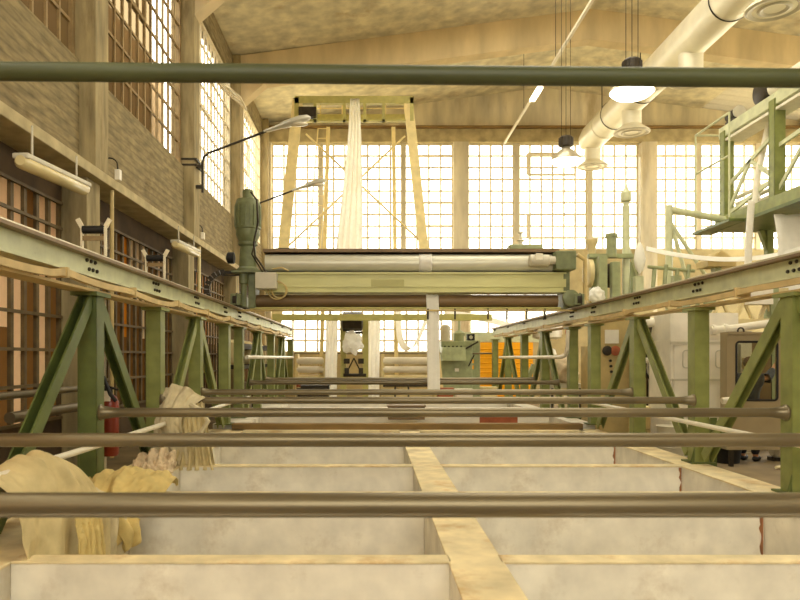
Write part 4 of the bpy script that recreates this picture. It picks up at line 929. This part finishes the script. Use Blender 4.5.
# upper clutter over the cabin
o = thing('lattice_stand', 'pale lattice machine frame with brackets above the cabin', 'frame', (7.2,14.5,FL))
mb = MB().bar((6.2,14.5,.72),(8.4,14.5,.76),.12,.12).bar((6.2,14.5,1.3),(8.6,14.5,1.4),.1,.1)
for k in range(4): mb.bar((6.5+k*.5,14.5,.74),(6.75+k*.5,14.5,1.35),.08,.06).bar((7.0+k*.45,14.5,.74),(6.72+k*.45,14.5,1.35),.06,.05)
obj('lattice', mb, M_cream, o, smooth=False)
for x in (6.3,8.3): obj('leg', B(x-.08,x+.08,14.42,14.58,FL,1.7), M_gmach, o, smooth=False)
obj('dial', MB().lathe([(.14,0),(.14,.08),(.1,.1)],(6.1,14.3,1.12),(0,-1,0),18), M_cream, o)
obj('head_box', B(7.7,8.2,14.3,14.6,1.1,1.45), M_white, o, smooth=False)
# steel cabin wall with glass, raised on feet; the worker stands behind it
cb = thing('machine_cabin', 'grey steel machine guard with a rounded glass window at the right', 'cabin', (6.5,11.3,FL))
x0,x1,z0,z1 = 5.72,7.15,-1.48,.38; wx0,wx1,wz0,wz1 = 5.87,6.53,-.68,.26
obj('panel', B(x0,wx0,11.28,11.34,z0,z1).box(wx1,x1,11.28,11.34,z0,z1).box(wx0,wx1,11.28,11.34,z0,wz0).box(wx0,wx1,11.28,11.34,wz1,z1), M_cabin, cb, smooth=False)
def rrect(x0,x1,z0,z1,y,r):
    out = []
    for cx,cz,a0 in ((x1-r,z1-r,0),(x0+r,z1-r,PI/2),(x0+r,z0+r,PI),(x1-r,z0+r,PI*1.5)):
        out += [(cx+r*math.cos(a0+k*PI/8),y,cz+r*math.sin(a0+k*PI/8)) for k in range(5)]
    return out
rr = rrect(wx0,wx1,wz0,wz1,11.275,.05)
obj('gasket', MB().tube(rr+[rr[0]],.018,8), M_black, cb)
obj('glass', B(wx0,wx1,11.3,11.31,wz0,wz1), G_cab, cb, smooth=False)
obj('side_panel', B(x0,x0+.05,11.34,11.5,z0,z1), M_cabin, cb, smooth=False)
obj('top_rail', B(x0,x1,11.24,11.5,z1,z1+.04), M_cabin, cb, smooth=False)
obj('lift_ring', MB().tube(arc((5.98,11.35,z1+.06),.05,0,2*PI,14),.014,6), M_dark, cb)
for x in (x0+.05,x1-.1): obj('foot', B(x,x+.06,11.28,11.34,FL,z0), M_dark, cb, smooth=False)
bn = thing('dark_tub', 'dark low tub on the floor below the cabin', 'tub', (5.95,11.5,FL))
obj('body', MB().lathe([(.2,0),(.24,.28),(.25,.3),(.22,.3),(.19,.05)],(5.95,11.75,FL),seg=20), M_black, bn)
obj('handle', MB().tube(arc((5.95,11.75,FL+.28),.22,0,PI,10),.012,6), M_dark, bn)
tag(obj('floor_hose', MB().tube([(6.35,11.0,FL+.03),(6.5,11.1,FL+.03),(6.8,11.15,FL+.06),(7.0,11.0,FL+.03),(7.1,10.7,FL+.03),(6.8,10.4,FL+.03)],.025,8), M_cream), 'pale hose curling on the floor in front of the cabin', 'hose')
pm = thing('floor_pump', 'small pump with pale casing on the floor right of the worker', 'pump', (6.95,12.0,FL))
obj('casing', MB().lathe([(.1,0),(.14,.05),(.14,.2),(.08,.25)],(6.82,11.95,FL+.18),(1,0,0),18), M_grey, pm)
obj('motor', MB().lathe([(.09,0),(.11,.03),(.11,.3),(.06,.33)],(7.05,11.95,FL+.18),(1,0,0),18), M_black, pm)
obj('foot', B(6.8,7.3,11.85,12.05,FL,FL+.06), M_dark, pm, smooth=False)
# barrels and bins along the right walkway
for (x,y,r,h,m,l) in ((5.65,14.0,.24,.75,M_cream,'cream ribbed drum behind the third right post'),(5.2,13.6,.2,.6,M_tan,'tan drum left of the cream drum beyond the right rail'),(5.4,12.6,.26,.5,M_grey,'grey low drum behind the second right post')):
    o = thing('drum', l, 'drum', (x,y,FL), 'drums on the right walkway')
    obj('body', MB().lathe([(r,0),(r,h*.3),(r+.015,h*.32),(r,h*.34),(r,h*.64),(r+.015,h*.66),(r,h*.68),(r,h)],(x,y,FL),seg=24), m, o)
    obj('lid', MB().lathe([(r+.012,h),(r+.012,h+.03),(r-.04,h+.03)],(x,y,FL),seg=24), m, o)
lump('cloth_heap', (5.15,19.0,-.35),.42,.4,.42,M_pink,'pinkish white crumpled cloth heap on a cart between the far right posts',11)
o = thing('cloth_cart', 'low grey cart under the pinkish cloth heap', 'cart', (5.15,19.0,FL))
obj('tray', B(4.75,5.6,18.6,19.4,-.8,-.68), M_grey, o, smooth=False)
for sx in (4.8,5.55):
    for sy in (18.65,19.35): obj('leg', B(sx-.03,sx+.03,sy-.03,sy+.03,FL,-.8), M_dark, o, smooth=False)
o = thing('blower', 'white round blower housing above the pinkish cloth heap', 'blower', (5.3,20.6,FL))
obj('housing', MB().lathe([(.3,0),(.42,.06),(.42,.4),(.3,.46)],(5.15,20.6,.55),(0,0,1),24), M_white, o)
obj('dome', MB().lathe([(.28,0),(.24,.14),(.1,.22),(.02,.24)],(5.15,20.6,.1),(0,0,1),20), M_grey, o)
obj('stand', B(4.95,5.35,20.5,20.7,FL,.1), M_grey, o, smooth=False)
obj('valve', MB().ball((5.75,20.4,.75),.12,.12,.14).ball((4.8,20.4,.9),.1,.1,.1), M_brick, o)
o = thing('rail_machine', 'cream machine block with dark opening beyond the fourth right post', 'machine', (5.6,17.0,FL))
obj('body', B(5.55,5.9,18.0,18.6,FL,.3), M_tan, o, smooth=False); obj('opening', B(5.62,5.82,17.98,18.0,-1.0,-.2), M_dark, o, smooth=False)
o = thing('green_bench', 'green step shaped bench bracket between the far right posts', 'bench', (4.9,21.5,FL))
obj('frame', MB().bar((4.6,21.4,-1.0),(4.95,21.4,-.2),.2,.12).bar((4.0,21.4,-1.05),(4.7,21.4,-1.05),.2,.1), M_gmach, o, smooth=False); obj('leg', B(4.2,4.3,21.35,21.45,FL,-1.0), M_gmach, o, smooth=False)
# left walkway beyond the posts: pale machinery seen between posts
o = thing('wall_machine', 'dark pipe rack with pale tanks between the far left posts', 'machine', (-3.9,21,FL))
obj('rack', B(-4.2,-3.5,19.0,24.5,.25,.4).box(-4.2,-3.5,19.0,24.5,-.3,-.2), M_dark, o, smooth=False)
for y in (19.2,21.2,23.2): obj('tank', MB().lathe([(.2,0),(.24,.05),(.24,.6),(.15,.68)],(-3.85,y,-.2+.02),seg=18), M_cream, o)
for y in (19.0,24.4): obj('leg', B(-4.2,-4.1,y,y+.1,FL,.25).box(-3.6,-3.5,y,y+.1,FL,.25), M_dark, o, smooth=False)

# ------------------------------------------------------------------ the worker
def skinned(name, nodes, edges, m, parent, sub=2, root=0):
    me = bpy.data.meshes.new(name); me.from_pydata([V(n[:3]) for n in nodes], edges, []); 
    o = bpy.data.objects.new(name, me); COL.objects.link(o)
    s = o.modifiers.new('skin','SKIN'); s.use_smooth_shade = True
    for i,n in enumerate(nodes):
        sv = me.skin_vertices[0].data[i]; r = n[3]; sv.radius = r if isinstance(r,tuple) else (r,r); sv.use_root = (i == root)
    d = o.modifiers.new('sub','SUBSURF'); d.levels = sub; d.render_levels = sub
    dg = bpy.context.evaluated_depsgraph_get(); me2 = bpy.data.meshes.new_from_object(o.evaluated_get(dg))
    bpy.data.objects.remove(o); bpy.data.meshes.remove(me)
    for p in me2.polygons: p.use_smooth = True
    me2.materials.clear(); me2.materials.append(m)
    o = bpy.data.objects.new(name, me2); COL.objects.link(o); o.parent = parent
    return o
# figure faces +X (turned to its right), one arm reaching forward at shoulder height; local z from the floor
person = thing('person', 'person in dark work clothes reaching forward, standing behind the cabin glass', 'person', (6.4,11.9,FL))
person.rotation_euler = (0,0,math.radians(38))
N = [(0,0,.96,(.13,.16)),(0,0,1.1,(.11,.14)),(.0,0,1.28,(.12,.17)),(.0,0,1.42,(.1,.16)),(.02,0,1.5,(.055,.055)),(.035,0,1.56,(.052,.052)),(.045,0,1.65,(.09,.075)),(.04,0,1.71,(.07,.06)),
 (.0,.1,.88,.09),(.02,.1,.5,.065),(0,.1,.1,.045),(.06,.1,.05,.04),(.16,.1,.035,.03),
 (.0,-.1,.88,.09),(.05,-.1,.5,.065),(.02,-.1,.1,.045),(.08,-.1,.05,.04),(.18,-.1,.035,.03),
 (.0,.2,1.4,.06),(.06,.25,1.14,.048),(.24,.2,.98,.036),(.3,.18,.96,.03),(.36,.17,.95,.03),
 (.02,-.2,1.4,.06),(.25,-.22,1.43,.05),(.46,-.2,1.56,.034),(.53,-.19,1.6,.03),(.58,-.19,1.63,.03)]
E = [(0,1),(1,2),(2,3),(3,4),(4,5),(5,6),(6,7),(0,8),(8,9),(9,10),(10,11),(11,12),(0,13),(13,14),(14,15),(15,16),(16,17),(3,18),(18,19),(19,20),(20,21),(21,22),(3,23),(23,24),(24,25),(25,26),(26,27)]
def fingers(base, hand, d, side):
    d = V(d).normalized(); s = V(side).normalized(); up = d.cross(s)
    for k,(o_,l_) in enumerate(((-.03,.065),(-.01,.078),(.01,.074),(.03,.058))):
        p = V(hand)+s*o_; i = len(N)
        N.append((*(p+d*.01),.009)); N.append((*(p+d*l_*.55-up*.006),.0085)); N.append((*(p+d*l_-up*.022),.007)); E.extend([(base,i),(i,i+1),(i+1,i+2)])
    p = V(hand)-d*.03+s*.035; i = len(N)
    N.append((*p,.011)); N.append((*(p+s*.025+d*.025),.009)); N.append((*(p+s*.03+d*.05),.008)); E.extend([(base-1,i),(i,i+1),(i+1,i+2)])
fingers(22,N[22][:3],(1,-.1,-.1),(0,.3,1)); fingers(27,N[27][:3],(1,.05,.25),(0,-.2,1))
body = skinned('body', N, E, M_skin, person)
hd = MB().ball((.045,0,1.635),.095,.074,.115,16,12)
obj('head', MB().ball((.145,0,1.625),.02,.014,.022,8,6).ball((.04,.078,1.63),.02,.012,.03,8,6).ball((.04,-.078,1.63),.02,.012,.03,8,6), M_skin, person, origin=V((0,0,0))).name = 'face'
hd.bm.free()
obj('eye', MB().ball((.125,.03,1.65),.012,.012,.009,8,6).ball((.125,-.03,1.65),.012,.012,.009,8,6), M_dark, person, origin=V((0,0,0)))
obj('mouth', MB().ball((.128,0,1.585),.008,.022,.006,8,6), M_brick, person, origin=V((0,0,0)))
mb = MB().ball((.03,0,1.675),.108,.09,.1,16,12)
for v in list(mb.bm.verts):
    if v.co.z < 1.6 or (v.co.x > .09 and v.co.z < 1.69): mb.bm.verts.remove(v)
obj('hair', mb, M_hair, person, origin=V((0,0,0)), solid=.008)
for ch in person.children:
    if ch.name.split('.')[0] in ('face','eye','mouth','hair'): ch.location = (0,0,0)
J = [(0,0,.93,(.155,.19)),(0,0,1.1,(.145,.18)),(0,0,1.28,(.155,.205)),(0,0,1.43,(.13,.185)),(.015,0,1.5,(.08,.08)),(.0,.205,1.4,.092),(.06,.255,1.14,.076),(.23,.205,.99,.058),(.02,-.205,1.4,.092),(.25,-.223,1.43,.078),(.47,-.199,1.565,.056)]
skinned('jacket', J, [(0,1),(1,2),(2,3),(3,4),(3,5),(5,6),(6,7),(3,8),(8,9),(9,10)], M_jacket, person)
T = [(0,0,.98,(.14,.17)),(.0,.1,.86,.105),(.02,.1,.5,.08),(.0,.1,.1,.07),(.0,-.1,.86,.105),(.05,-.1,.5,.08),(.02,-.1,.1,.07)]
skinned('trousers', T, [(0,1),(1,2),(2,3),(0,4),(4,5),(5,6)], M_trous, person)
for s,xo in ((.1,.05),(-.1,.07)): 
    sh = obj('shoe', MB().ball((xo,s,.05),.14,.052,.05,14,8), M_black, person, origin=V((0,0,0))); sh.location = (0,0,0)

# ------------------------------------------------------------------ raise to floor level 0
for o in list(SC.objects):
    if o.parent is None: o.location.z += H

# ------------------------------------------------------------------ light
w = bpy.data.worlds.new('sky'); SC.world = w; w.use_nodes = True
bg = w.node_tree.nodes['Background']; bg.inputs['Color'].default_value = (1,.955,.83,1); bg.inputs['Strength'].default_value = 4.2
def portal(name, loc, rot, sx, sy):
    l = bpy.data.lights.new(name,'AREA'); l.shape = 'RECTANGLE'; l.size = sx; l.size_y = sy; l.cycles.is_portal = True
    o = bpy.data.objects.new(name,l); COL.objects.link(o); o.location = loc; o.rotation_euler = rot
portal('portal_far', (7.3,YF+.35,H+6.9), (-PI/2,0,0), 24.4, 4.8)
portal('portal_far_low', (1.5,YF+.35,H+1.7), (-PI/2,0,0), 12.6, 3.1)
portal('portal_left', (-5.0,10,H+7), (0,-PI/2,0), 4.8, 39)
portal('portal_roof', ((SX0+SX1)/2,(SY0+SY1)/2,H+roof(3.6)+.3), (0,-math.atan((RZ-EZ)/(RX-XL)),0), 6.1, SY1-SY0)
portal('portal_right', (XR+.35,20.5,H+4.8), (0,PI/2,0), 8, 19)
portal('portal_back', (.75,YB-.35,H+5.05), (PI/2,0,0), 9.5, 6.9)

# ------------------------------------------------------------------ camera
cam = bpy.data.cameras.new('camera'); co = bpy.data.objects.new('camera',cam); COL.objects.link(co); SC.camera = co
co.location = (0,0,H); co.rotation_euler = (PI/2,0,0)
cam.sensor_width = 36; cam.lens = 31.5; cam.shift_x = 28/800; cam.shift_y = 58/800
cam.clip_end = 200; cam.dof.use_dof = True; cam.dof.focus_distance = 13; cam.dof.aperture_fstop = 2.8
SC.view_settings.view_transform = 'Standard'; SC.view_settings.look = 'None'; SC.view_settings.gamma = 1; SC.view_settings.use_curve_mapping = False
SC.view_settings.exposure = .76
